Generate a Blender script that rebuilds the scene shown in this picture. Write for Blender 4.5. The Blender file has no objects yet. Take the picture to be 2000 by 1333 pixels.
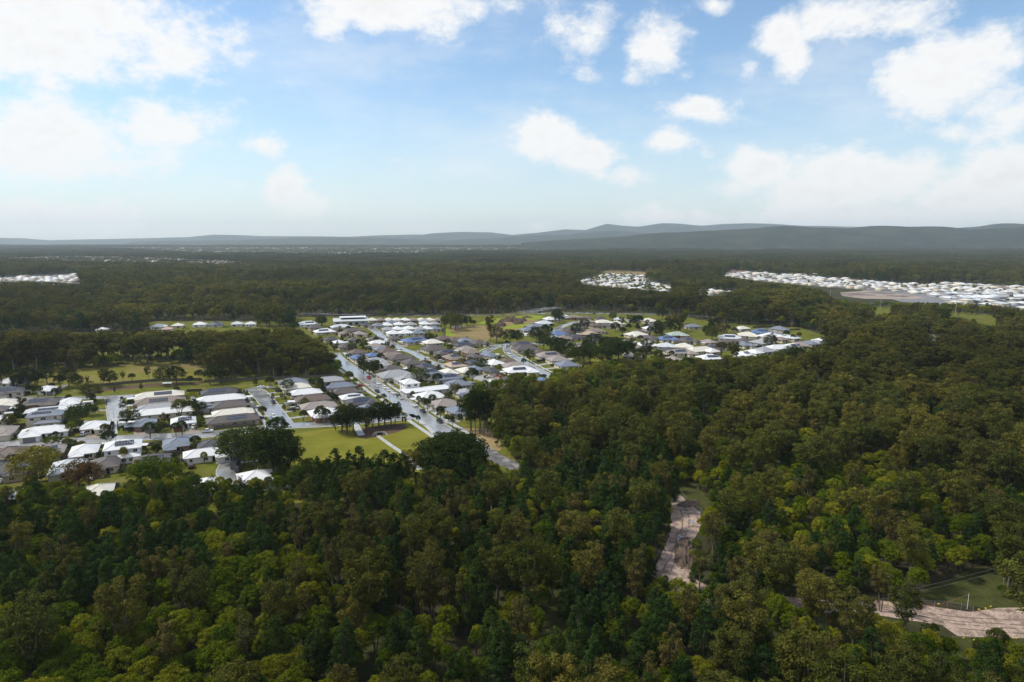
import bpy, math, random, colorsys
import numpy as np

# ------------------------------------------------------------------ camera, sky, sun, exposure
scn = bpy.context.scene
COL = scn.collection
R = random.Random(7)
NR = np.random.RandomState(11)
FPX = 2000 * 24 / 36          # focal length in pixels of the 2000 px wide picture
PITCH = math.radians(8.45)
CAMZ = 90.0
cd = bpy.data.cameras.new('camera'); cam = bpy.data.objects.new('camera', cd); COL.objects.link(cam)
cd.lens = 24; cd.sensor_width = 36; cd.clip_start = 1.0; cd.clip_end = 200000
cam.location = (0, 0, CAMZ); cam.rotation_euler = (math.radians(90) - PITCH, 0, 0)
scn.camera = cam
scn.render.engine = 'CYCLES'
scn.render.resolution_x = 1024; scn.render.resolution_y = 682
cy = scn.cycles
cy.max_bounces = 5; cy.diffuse_bounces = 2; cy.glossy_bounces = 2; cy.transmission_bounces = 2
cy.transparent_max_bounces = 4; cy.volume_bounces = 2
cy.caustics_reflective = False; cy.caustics_refractive = False
cy.use_adaptive_sampling = True; cy.adaptive_threshold = 0.015
cy.use_denoising = True
vs = scn.view_settings
vs.view_transform = 'Standard'; vs.look = 'None'; vs.gamma = 1; vs.use_curve_mapping = False
vs.exposure = 0.12

SUN_AZ = math.radians(-80)   # measured clockwise from +Y (the view direction): the sun stands ahead and to the left, above the picture
SUN_EL = math.radians(52)
sl = bpy.data.lights.new('sun', 'SUN'); sl.energy = 3.6; sl.angle = math.radians(9); sl.color = (1.0, 0.93, 0.80)
so = bpy.data.objects.new('sun', sl); COL.objects.link(so)
so.rotation_euler = (math.radians(90) - SUN_EL, 0, -SUN_AZ + math.pi)


def up(x, y, z=0.0):
    """ground (or height z) point seen at pixel x, y of the 2000 px picture"""
    dx = (x - 1000) / FPX; dy = -(y - 666.5) / FPX
    d = (dx, math.cos(PITCH) + dy * math.sin(PITCH), -math.sin(PITCH) + dy * math.cos(PITCH))
    t = (z - CAMZ) / d[2]
    return (d[0] * t, d[1] * t)


def pj(X, Y, Z):
    z = np.asarray(Z) - CAMZ
    f = np.asarray(Y) * math.cos(PITCH) - z * math.sin(PITCH)
    u = np.asarray(Y) * math.sin(PITCH) + z * math.cos(PITCH)
    return 1000 + FPX * np.asarray(X) / f, 666.5 - FPX * u / f


def build_world():
    w = bpy.data.worlds.new('World'); scn.world = w; w.use_nodes = True
    nt = w.node_tree; N = nt.nodes; L = nt.links
    N.clear()
    out = N.new('ShaderNodeOutputWorld'); bg = N.new('ShaderNodeBackground'); bg.inputs[1].default_value = 0.15
    L.new(bg.outputs[0], out.inputs[0])
    sky = N.new('ShaderNodeTexSky'); sky.sky_type = 'NISHITA'; sky.sun_disc = False
    sky.sun_elevation = SUN_EL; sky.sun_rotation = SUN_AZ; sky.altitude = 100
    sky.air_density = 1.0; sky.dust_density = 0.5; sky.ozone_density = 1.2
    tc = N.new('ShaderNodeTexCoord'); D = tc.outputs['Generated']

    def math_(op, a, b=None, c=None, clamp=False):
        n = N.new('ShaderNodeMath'); n.operation = op; n.use_clamp = clamp
        for i, v in enumerate((a, b, c)):
            if v is None: continue
            if isinstance(v, (int, float)): n.inputs[i].default_value = v
            else: L.new(v, n.inputs[i])
        return n.outputs[0]

    def vmath(op, a, b=None):
        n = N.new('ShaderNodeVectorMath'); n.operation = op
        for i, v in enumerate((a, b)):
            if v is None: continue
            if isinstance(v, (tuple, list)): n.inputs[i].default_value = v
            else: L.new(v, n.inputs[i])
        return n.outputs['Value' if op in ('DOT_PRODUCT', 'LENGTH') else 'Vector']

    def noise(vec, scale, detail, rough, lac=2.0):
        n = N.new('ShaderNodeTexNoise'); n.noise_dimensions = '3D'
        n.inputs['Scale'].default_value = scale; n.inputs['Detail'].default_value = detail
        n.inputs['Roughness'].default_value = rough; n.inputs['Lacunarity'].default_value = lac
        L.new(vec, n.inputs['Vector']); return n.outputs[0]

    def smooth(v, a, b):
        n = N.new('ShaderNodeMapRange'); n.interpolation_type = 'SMOOTHSTEP'; n.clamp = True
        n.inputs[1].default_value = a; n.inputs[2].default_value = b
        L.new(v, n.inputs[0]); return n.outputs[0]

    # cloud banks: direction of the centre, angular half sizes, strength
    blobs = [(120, 50, 270, 90, 1.15), (320, 105, 110, 45, .85), (60, 275, 130, 75, 1.1), (190, 300, 80, 40, .7), (320, 250, 85, 55, .85), (300, 300, 60, 40, .5), (90, 430, 170, 40, .8), (240, 440, 90, 22, .5),
             (760, 12, 210, 48, .95), (860, 60, 60, 45, .6), (640, 50, 60, 36, .6), (1130, 75, 70, 62, .55), (1290, 80, 60, 62, .8), (1330, 115, 45, 40, .5), (1230, 148, 30, 22, .45),
             (1400, 12, 34, 26, .65), (1520, 70, 48, 48, .85), (1545, 125, 45, 45, .8), (1470, 135, 22, 26, .4), (1700, 35, 140, 52, .9), (1850, 145, 115, 75, 1.05), (1960, 215, 70, 62, .85), (1920, 90, 80, 50, .5), (1860, 255, 40, 26, .6), (1360, 212, 66, 26, .65),
             (1060, 268, 85, 36, .85), (1150, 305, 66, 32, .75), (1210, 340, 50, 22, .5), (1305, 280, 52, 32, .8), (1380, 298, 26, 18, .5), (525, 285, 40, 24, .6), (560, 370, 50, 40, .95), (600, 400, 62, 36, .9), (465, 362, 36, 14, .6),
             (1480, 335, 75, 44, .9), (1440, 370, 60, 40, .7), (1660, 345, 110, 62, 1.15), (1740, 350, 100, 55, 1.0), (1600, 385, 150, 45, .95), (1950, 345, 85, 55, 1.05), (1870, 385, 120, 40, .9), (1650, 428, 330, 30, .85), (1280, 425, 80, 24, .6), (1050, 440, 60, 14, .4), (1390, 425, 60, 22, .6)]
    sep = N.new('ShaderNodeSeparateXYZ'); L.new(D, sep.inputs[0])
    best = None
    for (px, py, rx, ry, amp) in blobs:
        dx = (px - 1000) / FPX; dy = -(py - 666.5) / FPX
        c = np.array([dx, math.cos(PITCH) + dy * math.sin(PITCH), -math.sin(PITCH) + dy * math.cos(PITCH)]); k = np.linalg.norm(c); c /= k
        h = np.cross(c, [0, 0, 1.0]); h /= np.linalg.norm(h); v = np.cross(h, c)
        sx = h / (rx * 1.1 / FPX / k); sy = v / (ry * 1.1 / FPX / k)
        a = math_('SUBTRACT', vmath('DOT_PRODUCT', D, tuple(sx)), float(c @ sx))
        b = math_('SUBTRACT', vmath('DOT_PRODUCT', D, tuple(sy)), float(c @ sy))
        r2 = math_('ADD', math_('MULTIPLY', a, a), math_('MULTIPLY', b, b))
        f = math_('MULTIPLY', math_('POWER', 2.0, math_('MULTIPLY', r2, -1.35)), amp * .85 + .18)
        best = f if best is None else math_('MAXIMUM', best, f)
    stretch = vmath('MULTIPLY', D, (1.0, 1.0, 1.5))
    n1 = noise(stretch, 9.0, 8, 0.60)
    n2 = noise(stretch, 26.0, 7, 0.66)
    # away from the picture the same broken cloud goes on
    ahead = smooth(vmath('DOT_PRODUCT', D, (0.0, 0.985, 0.174)), 0.62, 0.76)
    n0 = noise(stretch, 2.1, 4, 0.55)
    broad = math_('MULTIPLY', math_('MULTIPLY_ADD', n0, 2.6, -0.78), math_('SUBTRACT', 1.0, ahead))
    cover = math_('MAXIMUM', best, broad)
    dens = math_('ADD', cover, math_('MULTIPLY', math_('SUBTRACT', n1, 0.5), 1.6))
    dens = math_('ADD', dens, math_('MULTIPLY', math_('SUBTRACT', n2, 0.5), 1.15))
    mask = smooth(dens, 0.20, 0.84)
    upw = smooth(sep.outputs['Z'], -0.02, 0.02)
    mask = math_('MULTIPLY', mask, upw)
    n3 = noise(vmath('MULTIPLY', D, (1.0, 1.0, 2.6)), 3.6, 7, 0.62)
    thin = math_('MULTIPLY', math_('MULTIPLY', smooth(n3, 0.44, 0.74), 0.42), upw)
    mask = math_('MULTIPLY', math_('MAXIMUM', mask, thin), 0.96)
    # thin veil towards the horizon
    veil = math_('MULTIPLY', math_('SUBTRACT', 1.0, smooth(sep.outputs['Z'], -0.01, 0.24)), 0.62)
    wob = math_('MULTIPLY_ADD', n1, 0.7, 0.65)
    veil = math_('MULTIPLY', veil, wob, clamp=True)
    tint = N.new('ShaderNodeMix'); tint.data_type = 'RGBA'; tint.blend_type = 'MULTIPLY'; tint.inputs[0].default_value = 1
    L.new(sky.outputs[0], tint.inputs[6]); tint.inputs[7].default_value = SKY_TINT
    m1 = N.new('ShaderNodeMix'); m1.data_type = 'RGBA'; L.new(veil, m1.inputs[0]); L.new(tint.outputs[2], m1.inputs[6]); m1.inputs[7].default_value = (4.75, 5.15, 5.5, 1)
    shade = N.new('ShaderNodeMix'); shade.data_type = 'RGBA'
    thick = smooth(math_('ADD', dens, math_('MULTIPLY', math_('SUBTRACT', n2, 0.5), 0.9)), 0.75, 1.7)
    L.new(thick, shade.inputs[0]); shade.inputs[6].default_value = (6.15, 6.15, 6.1, 1); shade.inputs[7].default_value = (5.6, 5.55, 5.5, 1)
    m2 = N.new('ShaderNodeMix'); m2.data_type = 'RGBA'; L.new(mask, m2.inputs[0]); L.new(m1.outputs[2], m2.inputs[6]); L.new(shade.outputs[2], m2.inputs[7])
    L.new(m2.outputs[2], bg.inputs[0])


SKY_TINT = (.90, 1.0, 1.03, 1)
build_world()

# ------------------------------------------------------------------ helpers
def tag(o, label=None, cat=None, group=None, kind=None):
    if label: o['label'] = label
    if cat: o['category'] = cat
    if group: o['group'] = group
    if kind: o['kind'] = kind
    return o


def mesh_np(name, verts, faces, mats=(), fmat=None, smooth=False):
    """verts (n,3); faces: list/array of equal-length index rows, or list of such arrays"""
    me = bpy.data.meshes.new(name)
    groups = faces if isinstance(faces, list) and len(faces) and isinstance(faces[0], np.ndarray) else [np.asarray(faces, dtype=np.int32)]
    verts = np.asarray(verts, dtype=np.float32)
    me.vertices.add(len(verts)); me.vertices.foreach_set('co', verts.ravel())
    loops = np.concatenate([g.ravel() for g in groups]).astype(np.int32)
    sizes = np.concatenate([np.full(len(g), g.shape[1], dtype=np.int32) for g in groups])
    starts = np.concatenate([[0], np.cumsum(sizes)[:-1]]).astype(np.int32)
    me.loops.add(len(loops)); me.loops.foreach_set('vertex_index', loops)
    me.polygons.add(len(sizes)); me.polygons.foreach_set('loop_start', starts); me.polygons.foreach_set('loop_total', sizes)
    if fmat is not None: me.polygons.foreach_set('material_index', np.asarray(fmat, dtype=np.int32))
    if smooth: me.polygons.foreach_set('use_smooth', np.ones(len(sizes), dtype=bool))
    me.update(calc_edges=True)
    for m in mats: me.materials.append(m)
    return me


class MB:
    """collects boxes, prisms and tubes into one mesh"""
    def __init__(s): s.v = []; s.f = []; s.m = []
    def poly(s, pts, m=0):
        b = len(s.v); s.v += [tuple(p) for p in pts]; s.f.append(tuple(range(b, b + len(pts)))); s.m.append(m)
    def box(s, x0, x1, y0, y1, z0, z1, m=0, bottom=True):
        b = len(s.v)
        s.v += [(x0, y0, z0), (x1, y0, z0), (x1, y1, z0), (x0, y1, z0), (x0, y0, z1), (x1, y0, z1), (x1, y1, z1), (x0, y1, z1)]
        q = [(4, 5, 6, 7), (0, 1, 5, 4), (1, 2, 6, 5), (2, 3, 7, 6), (3, 0, 4, 7)] + ([(3, 2, 1, 0)] if bottom else [])
        for f in q: s.f.append(tuple(b + i for i in f)); s.m.append(m)
    def loft(s, rings, m=0, caps=True):
        n = len(rings[0]); b = len(s.v)
        for r in rings: s.v += [tuple(p) for p in r]
        for k in range(len(rings) - 1):
            for i in range(n):
                j = (i + 1) % n
                s.f.append((b + k * n + i, b + k * n + j, b + (k + 1) * n + j, b + (k + 1) * n + i)); s.m.append(m)
        if caps:
            s.f.append(tuple(b + i for i in reversed(range(n)))); s.m.append(m)
            s.f.append(tuple(b + (len(rings) - 1) * n + i for i in range(n))); s.m.append(m)
    def tube(s, path, radii, n=6, m=0):
        rings = []
        for k, p in enumerate(path):
            p = np.array(p, float)
            a = np.array(path[min(k + 1, len(path) - 1)], float) - np.array(path[max(k - 1, 0)], float)
            a /= (np.linalg.norm(a) + 1e-9)
            u = np.cross(a, [0.13, 0.91, 0.31]); u /= np.linalg.norm(u); w = np.cross(a, u)
            rings.append([p + radii[k] * (math.cos(2 * math.pi * i / n) * u + math.sin(2 * math.pi * i / n) * w) for i in range(n)])
        s.loft(rings, m)
    def mesh(s, name, *mats):
        me = bpy.data.meshes.new(name); me.from_pydata([tuple(map(float, v)) for v in s.v], [], s.f)
        me.polygons.foreach_set('material_index', np.asarray(s.m, dtype=np.int32)); me.update()
        for m in mats: me.materials.append(m)
        return me
    def build(s, name, *mats, parent=None):
        return obj(name, s.mesh(name, *mats), parent)


def obj(name, me, parent=None, loc=None, rz=None, sc=None):
    o = bpy.data.objects.new(name, me); COL.objects.link(o)
    if parent is not None: o.parent = parent
    if loc is not None: o.location = loc
    if rz is not None: o.rotation_euler = (0, 0, rz)
    if sc is not None: o.scale = sc if isinstance(sc, (tuple, list)) else (sc, sc, sc)
    return o


def empty(name, loc, rz=0.0, sc=None): return obj(name, None, None, loc, rz, sc)


# ------------------------------------------------------------------ materials
def mat(name, build):
    m = bpy.data.materials.new(name); m.use_nodes = True
    nt = m.node_tree; nt.nodes.clear()
    out = nt.nodes.new('ShaderNodeOutputMaterial')
    build(nt, nt.nodes, nt.links, out); return m


def rgba(c): return (c[0], c[1], c[2], 1.0)


def simple(name, col, rough=0.6, spec=0.4, metal=0.0, var=0.12, vscale=0.5, rvar=0.0, bump=0.0, bscale=4.0, coords='Object', worn=None, wscale=0.12, wlo=.5, whi=.7):
    def b(nt, N, L, out):
        p = N.new('ShaderNodeBsdfPrincipled'); L.new(p.outputs[0], out.inputs[0])
        p.inputs['Roughness'].default_value = rough; p.inputs['Specular IOR Level'].default_value = spec; p.inputs['Metallic'].default_value = metal
        tc = N.new('ShaderNodeTexCoord')
        if coords == 'World': g = N.new('ShaderNodeNewGeometry'); V = g.outputs['Position']
        else: V = tc.outputs[coords]
        n = N.new('ShaderNodeTexNoise'); n.inputs['Scale'].default_value = vscale; n.inputs['Detail'].default_value = 6; n.inputs['Roughness'].default_value = 0.65
        L.new(V, n.inputs['Vector'])
        mr = N.new('ShaderNodeMapRange'); mr.inputs[1].default_value = 0.25; mr.inputs[2].default_value = 0.75
        mr.inputs[3].default_value = 1 - var; mr.inputs[4].default_value = 1 + var; L.new(n.outputs[0], mr.inputs[0])
        mx = N.new('ShaderNodeMix'); mx.data_type = 'RGBA'; mx.blend_type = 'MULTIPLY'; mx.inputs[0].default_value = 1
        cc = N.new('ShaderNodeCombineColor')
        for i in range(3): L.new(mr.outputs[0], cc.inputs[i])
        L.new(cc.outputs[0], mx.inputs[7]); mx.inputs[6].default_value = rgba(col)
        src = mx.outputs[2]
        if worn is not None:
            n3 = N.new('ShaderNodeTexNoise'); n3.inputs['Scale'].default_value = wscale; n3.inputs['Detail'].default_value = 7; n3.inputs['Roughness'].default_value = .6
            L.new(V, n3.inputs['Vector'])
            r3 = N.new('ShaderNodeMapRange'); r3.interpolation_type = 'SMOOTHSTEP'; r3.inputs[1].default_value = wlo; r3.inputs[2].default_value = whi; L.new(n3.outputs[0], r3.inputs[0])
            m3 = N.new('ShaderNodeMix'); m3.data_type = 'RGBA'; L.new(r3.outputs[0], m3.inputs[0]); L.new(src, m3.inputs[6]); m3.inputs[7].default_value = rgba(worn); src = m3.outputs[2]
        L.new(src, p.inputs['Base Color'])
        if rvar:
            n4 = N.new('ShaderNodeTexNoise'); n4.inputs['Scale'].default_value = vscale * .5; n4.inputs['Detail'].default_value = 5; L.new(V, n4.inputs['Vector'])
            r4 = N.new('ShaderNodeMapRange'); r4.inputs[1].default_value = .35; r4.inputs[2].default_value = .65; r4.inputs[3].default_value = max(.03, rough - rvar); r4.inputs[4].default_value = rough + rvar
            L.new(n4.outputs[0], r4.inputs[0]); L.new(r4.outputs[0], p.inputs['Roughness'])
        if bump:
            n2 = N.new('ShaderNodeTexNoise'); n2.inputs['Scale'].default_value = bscale; n2.inputs['Detail'].default_value = 4; L.new(V, n2.inputs['Vector'])
            bp = N.new('ShaderNodeBump'); bp.inputs['Strength'].default_value = 1; bp.inputs['Distance'].default_value = bump
            L.new(n2.outputs[0], bp.inputs['Height']); L.new(bp.outputs[0], p.inputs['Normal'])
    return mat(name, b)


def leafmat(name, cols, transl=0.33, patch=0.35):
    """foliage: colour differs from tree to tree and from leaf spray to leaf spray"""
    def b(nt, N, L, out):
        oi = N.new('ShaderNodeObjectInfo')
        cr = N.new('ShaderNodeValToRGB'); cr.color_ramp.elements[0].color = rgba(cols[0]); cr.color_ramp.elements[1].color = rgba(cols[-1])
        for i, c in enumerate(cols[1:-1]):
            e = cr.color_ramp.elements.new((i + 1) / (len(cols) - 1)); e.color = rgba(c)
        L.new(oi.outputs['Random'], cr.inputs[0])
        geo = N.new('ShaderNodeNewGeometry')
        mr = N.new('ShaderNodeMapRange'); mr.inputs[3].default_value = 0.66; mr.inputs[4].default_value = 1.46
        L.new(geo.outputs['Random Per Island'], mr.inputs[0])
        n = N.new('ShaderNodeTexNoise'); n.inputs['Scale'].default_value = 0.45; n.inputs['Detail'].default_value = 3; L.new(geo.outputs['Position'], n.inputs['Vector'])
        m2 = N.new('ShaderNodeMapRange'); m2.inputs[1].default_value = .3; m2.inputs[2].default_value = .7; m2.inputs[3].default_value = 1 - patch; m2.inputs[4].default_value = 1 + patch
        L.new(n.outputs[0], m2.inputs[0])
        mu = N.new('ShaderNodeMath'); mu.operation = 'MULTIPLY'; L.new(mr.outputs[0], mu.inputs[0]); L.new(m2.outputs[0], mu.inputs[1])
        nl = N.new('ShaderNodeTexNoise'); nl.inputs['Scale'].default_value = .0035; nl.inputs['Detail'].default_value = 6; nl.inputs['Roughness'].default_value = .6; L.new(oi.outputs['Location'], nl.inputs['Vector'])
        ml = N.new('ShaderNodeMapRange'); ml.inputs[1].default_value = .32; ml.inputs[2].default_value = .68; ml.inputs[3].default_value = .52; ml.inputs[4].default_value = 1.46; L.new(nl.outputs[0], ml.inputs[0])
        mu2 = N.new('ShaderNodeMath'); mu2.operation = 'MULTIPLY'; L.new(mu.outputs[0], mu2.inputs[0]); L.new(ml.outputs[0], mu2.inputs[1]); mu = mu2
        sc = N.new('ShaderNodeVectorMath'); sc.operation = 'SCALE'; L.new(cr.outputs[0], sc.inputs[0]); L.new(mu.outputs[0], sc.inputs['Scale'])
        d = N.new('ShaderNodeBsdfDiffuse'); L.new(sc.outputs[0], d.inputs[0])
        t = N.new('ShaderNodeBsdfTranslucent'); L.new(sc.outputs[0], t.inputs[0])
        g = N.new('ShaderNodeBsdfGlossy'); g.inputs['Roughness'].default_value = .45; g.inputs[0].default_value = (.9, .95, 1, 1)
        mx = N.new('ShaderNodeMixShader'); mx.inputs[0].default_value = transl; L.new(d.outputs[0], mx.inputs[1]); L.new(t.outputs[0], mx.inputs[2])
        m3 = N.new('ShaderNodeMixShader'); m3.inputs[0].default_value = 0.0; L.new(mx.outputs[0], m3.inputs[1]); L.new(g.outputs[0], m3.inputs[2])
        L.new(m3.outputs[0], out.inputs[0])
    return mat(name, b)


M = {}
M['wattle'] = leafmat('wattle_leaf', [(0.061, 0.099, 0.007), (0.100, 0.134, 0.008), (0.217, 0.219, 0.017), (0.067, 0.106, 0.009)])
M['pine'] = leafmat('pine_needle', [(0.027, 0.054, 0.011), (0.040, 0.071, 0.013), (0.031, 0.062, 0.018), (0.056, 0.083, 0.014)])
M['gum'] = leafmat('gum_leaf', [(0.072, 0.084, 0.015), (0.103, 0.103, 0.020), (0.057, 0.073, 0.017), (0.147, 0.130, 0.025), (0.085, 0.084, 0.022)])
M['bark_gum'] = simple('gum_bark', (.17, .145, .118), .85, .1, var=.35, vscale=.7)
M['paperbark'] = leafmat('paperbark_leaf', [(0.084, 0.078, 0.022), (0.116, 0.096, 0.029), (0.069, 0.076, 0.021), (0.129, 0.103, 0.034)])
M['bark_pine'] = simple('pine_bark', (.10, .08, .065), .9, .1, var=.3, vscale=1.2)
M['bark_pale'] = simple('pale_bark', (.19, .16, .13), .85, .1, var=.3, vscale=1.2)
M['bark_wattle'] = simple('wattle_bark', (.12, .10, .08), .9, .1, var=.3, vscale=1.2)
M['garden'] = leafmat('garden_leaf', [(.030, .052, .014), (.050, .072, .018), (.085, .095, .022), (.040, .060, .016)])
M['far'] = leafmat('far_leaf', [(0.054, 0.066, 0.021), (0.086, 0.086, 0.029), (0.047, 0.061, 0.024), (0.105, 0.096, 0.034)], 0.15)

# the setting
M['floor'] = simple('forest_floor', (.040, .036, .020), .95, .1, var=.5, vscale=.08, coords='World', worn=(.045, .055, .018), wscale=.02, wlo=.42, whi=.62)
M['farground'] = M['floor']
M['grass'] = simple('mown_grass', (.104, .114, .017), .95, .05, var=.45, vscale=.11, coords='World', worn=(.155, .135, .045), wscale=.09, wlo=.5, whi=.68, bump=.12, bscale=2.2)
M['park'] = simple('park_grass', (.150, .152, .020), .95, .05, var=.22, vscale=.09, coords='World', worn=(.195, .18, .032), wscale=.05, wlo=.45, whi=.7, bump=.1, bscale=2.5)
M['paddock'] = simple('paddock_grass', (.15, .148, .026), .95, .05, var=.35, vscale=.06, coords='World', worn=(.18, .145, .06), wscale=.03, wlo=.42, whi=.62, bump=.25, bscale=1.0)
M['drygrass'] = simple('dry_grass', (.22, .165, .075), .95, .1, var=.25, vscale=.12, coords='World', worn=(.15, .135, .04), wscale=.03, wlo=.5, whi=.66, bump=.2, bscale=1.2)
M['straw'] = simple('straw_grass', (.30, .22, .115), .95, .1, var=.22, vscale=.25, coords='World', worn=(.22, .18, .08), wscale=.1, wlo=.5, whi=.7, bump=.15, bscale=2)
M['lush'] = simple('lush_weeds', (.19, .23, .020), .95, .1, var=.3, vscale=.3, coords='World', bump=.5, bscale=.6)
M['darkgrass'] = simple('dark_grass', (.055, .062, .018), .95, .1, var=.35, vscale=.3, coords='World', bump=.5, bscale=.7)  # darker green grass of the small clearings
M['mulch'] = simple('mulch', (.095, .060, .042), .95, .1, var=.3, vscale=.8, coords='World')
M['soil'] = simple('dark_soil', (.10, .075, .06), .95, .1, var=.5, vscale=.5, coords='World', bump=.3, bscale=1.5)
M['sand'] = simple('sandy_earth', (.43, .325, .27), .9, .15, var=.25, vscale=.5, coords='World', worn=(.19, .14, .115), wscale=.3, wlo=.44, whi=.66, bump=.8, bscale=1.3)
M['rut'] = simple('wet_rut', (.15, .115, .095), .7, .3, var=.4, vscale=.6, coords='World', worn=(.36, .28, .23), wscale=.5, wlo=.5, whi=.62)
M['works'] = simple('graded_earth', (.30, .245, .21), .9, .15, var=.3, vscale=.03, coords='World', worn=(.13, .105, .095), wscale=.022, wlo=.45, whi=.6)
M['asphalt'] = None
M['concrete'] = simple('wet_concrete', (.42, .42, .41), .35, .5, var=.14, vscale=.3, coords='World', rvar=.15)
M['kerb'] = simple('kerb_concrete', (.38, .38, .37), .6, .4, var=.15, vscale=.5, coords='World')
M['drive'] = simple('exposed_aggregate', (.24, .20, .165), .6, .4, var=.2, vscale=.5, coords='World', rvar=.15)
M['drive_grey'] = simple('plain_driveway', (.33, .32, .31), .5, .4, var=.15, vscale=.4, coords='World', rvar=.15)
M['gravel'] = simple('wet_gravel', (.13, .125, .125), .55, .4, var=.3, vscale=.4, coords='World', rvar=.3, worn=(.25, .25, .26), wscale=.2, wlo=.5, whi=.62)
M['timber'] = simple('weathered_paling', (.135, .118, .10), .85, .2, var=.30, vscale=.9, coords='World')
M['timber_dark'] = simple('dark_paling', (.07, .064, .058), .85, .2, var=.3, vscale=.9, coords='World')
M['steel'] = simple('galvanised_steel', (.45, .46, .46), .45, .5, .3, var=.1)
M['pole_wood'] = simple('pole_timber', (.20, .175, .15), .85, .2, var=.2)
M['wirelead'] = simple('cable_metal', (.22, .22, .21), .6, .3)
M['white'] = simple('white_paint', (.78, .78, .77), .5, .4, var=.05)


def wet(nt, N, L, out):
    p = N.new('ShaderNodeBsdfPrincipled'); L.new(p.outputs[0], out.inputs[0])
    geo = N.new('ShaderNodeNewGeometry'); V = geo.outputs['Position']
    n = N.new('ShaderNodeTexNoise'); n.inputs['Scale'].default_value = .12; n.inputs['Detail'].default_value = 8; n.inputs['Roughness'].default_value = .62; L.new(V, n.inputs['Vector'])
    r = N.new('ShaderNodeMapRange'); r.inputs[1].default_value = .38; r.inputs[2].default_value = .64; r.inputs[3].default_value = .12; r.inputs[4].default_value = .42; L.new(n.outputs[0], r.inputs[0])
    L.new(r.outputs[0], p.inputs['Roughness'])
    c = N.new('ShaderNodeMapRange'); c.inputs[1].default_value = .35; c.inputs[2].default_value = .66; c.inputs[3].default_value = .19; c.inputs[4].default_value = .32; L.new(n.outputs[0], c.inputs[0])
    cc = N.new('ShaderNodeCombineColor')
    for i in range(3): L.new(c.outputs[0], cc.inputs[i])
    L.new(cc.outputs[0], p.inputs['Base Color'])
    p.inputs['IOR'].default_value = 1.5; p.inputs['Specular IOR Level'].default_value = .75
    p.inputs['Coat Weight'].default_value = .5; p.inputs['Coat Roughness'].default_value = .16; p.inputs['Coat IOR'].default_value = 1.4
    b = N.new('ShaderNodeBump'); b.inputs['Distance'].default_value = .006; n2 = N.new('ShaderNodeTexNoise'); n2.inputs['Scale'].default_value = .9; n2.inputs['Detail'].default_value = 5; L.new(V, n2.inputs['Vector'])
    L.new(n2.outputs[0], b.inputs['Height']); L.new(b.outputs[0], p.inputs['Normal'])
M['asphalt'] = mat('wet_asphalt', wet)


def glassmat(nt, N, L, out):
    p = N.new('ShaderNodeBsdfPrincipled'); L.new(p.outputs[0], out.inputs[0])
    p.inputs['Base Color'].default_value = (.018, .022, .026, 1); p.inputs['Roughness'].default_value = .08; p.inputs['Specular IOR Level'].default_value = .6
M['glass'] = mat('window_glass', glassmat)


def solar(nt, N, L, out):
    p = N.new('ShaderNodeBsdfPrincipled'); L.new(p.outputs[0], out.inputs[0])
    p.inputs['Roughness'].default_value = .14; p.inputs['Specular IOR Level'].default_value = .5
    tc = N.new('ShaderNodeTexCoord'); b = N.new('ShaderNodeTexBrick'); b.offset = 0; b.inputs['Scale'].default_value = 1
    b.inputs['Brick Width'].default_value = 1.0; b.inputs['Row Height'].default_value = 1.65; b.inputs['Mortar Size'].default_value = .035
    b.inputs['Color1'].default_value = (.020, .026, .050, 1); b.inputs['Color2'].default_value = (.026, .032, .058, 1); b.inputs['Mortar'].default_value = (.25, .26, .28, 1)
    L.new(tc.outputs['Object'], b.inputs['Vector']); L.new(b.outputs[0], p.inputs['Base Color'])
M['solar'] = mat('solar_cells', solar)

ROOF = {'w': (.66, .67, .68), 'c': (.62, .59, .515), 't': (.27, .235, .215), 'b': (.125, .092, .078), 's': (.17, .19, .235), 'k': (.060, .060, .066),
        'g': (.31, .315, .325), 'n': (.21, .17, .14), 'd': (.098, .083, .078), 'u': (.10, .155, .29), 'p': (.52, .55, .57), 'm': (.36, .42, .37), 'r': (.45, .30, .25), 'o': (.40, .31, .235)}
ROOFNAME = {'w': 'white', 'c': 'cream', 't': 'taupe grey', 'b': 'brown', 's': 'slate blue', 'k': 'charcoal', 'g': 'mid grey', 'n': 'tan brown', 'd': 'dark brown', 'u': 'blue',
            'p': 'pale grey', 'm': 'pale green', 'r': 'salmon pink', 'o': 'sandy orange'}
TILE = set('tbdnko')
for k, c in ROOF.items():
    M['roof_' + k] = simple('roof_' + ROOFNAME[k].replace(' ', '_'), c, .55 if k in TILE else .38, .35 if k in TILE else .5, var=.16 if k in TILE else .05, vscale=.7, rvar=.08, worn=tuple(x * .82 for x in c), wscale=.22, wlo=.5, whi=.78)
    M['cap_' + k] = simple('ridge_' + ROOFNAME[k].replace(' ', '_'), tuple(min(.8, x * 1.25 + .03) for x in c), .55, .35, var=.1)
WALL = {'cream': (.60, .54, .44), 'white': (.74, .74, .72), 'tan': (.42, .34, .26), 'brick': (.27, .145, .095), 'grey': (.46, .46, .455), 'beige': (.50, .44, .36), 'darkgrey': (.15, .15, .155)}
for k, c in WALL.items():
    M['wall_' + k] = simple('wall_' + k, c, .8, .2, var=.12, vscale=.6, worn=tuple(x * .8 for x in c), wscale=.5, wlo=.55, whi=.8)
M['garage_red'] = simple('red_garage', (.16, .035, .03), .5, .4)
M['garage_grey'] = simple('grey_garage', (.20, .20, .21), .5, .4)
M['garage_cream'] = simple('cream_garage', (.58, .54, .46), .5, .4)
M['garage_brown'] = simple('brown_garage', (.16, .07, .04), .5, .4)
M['dark'] = simple('dark_opening', (.016, .015, .014), .9, .1)

# ------------------------------------------------------------------ ground, fields, roads
def poly_np(pts):
    return np.array([up(*p) for p in pts])


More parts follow.
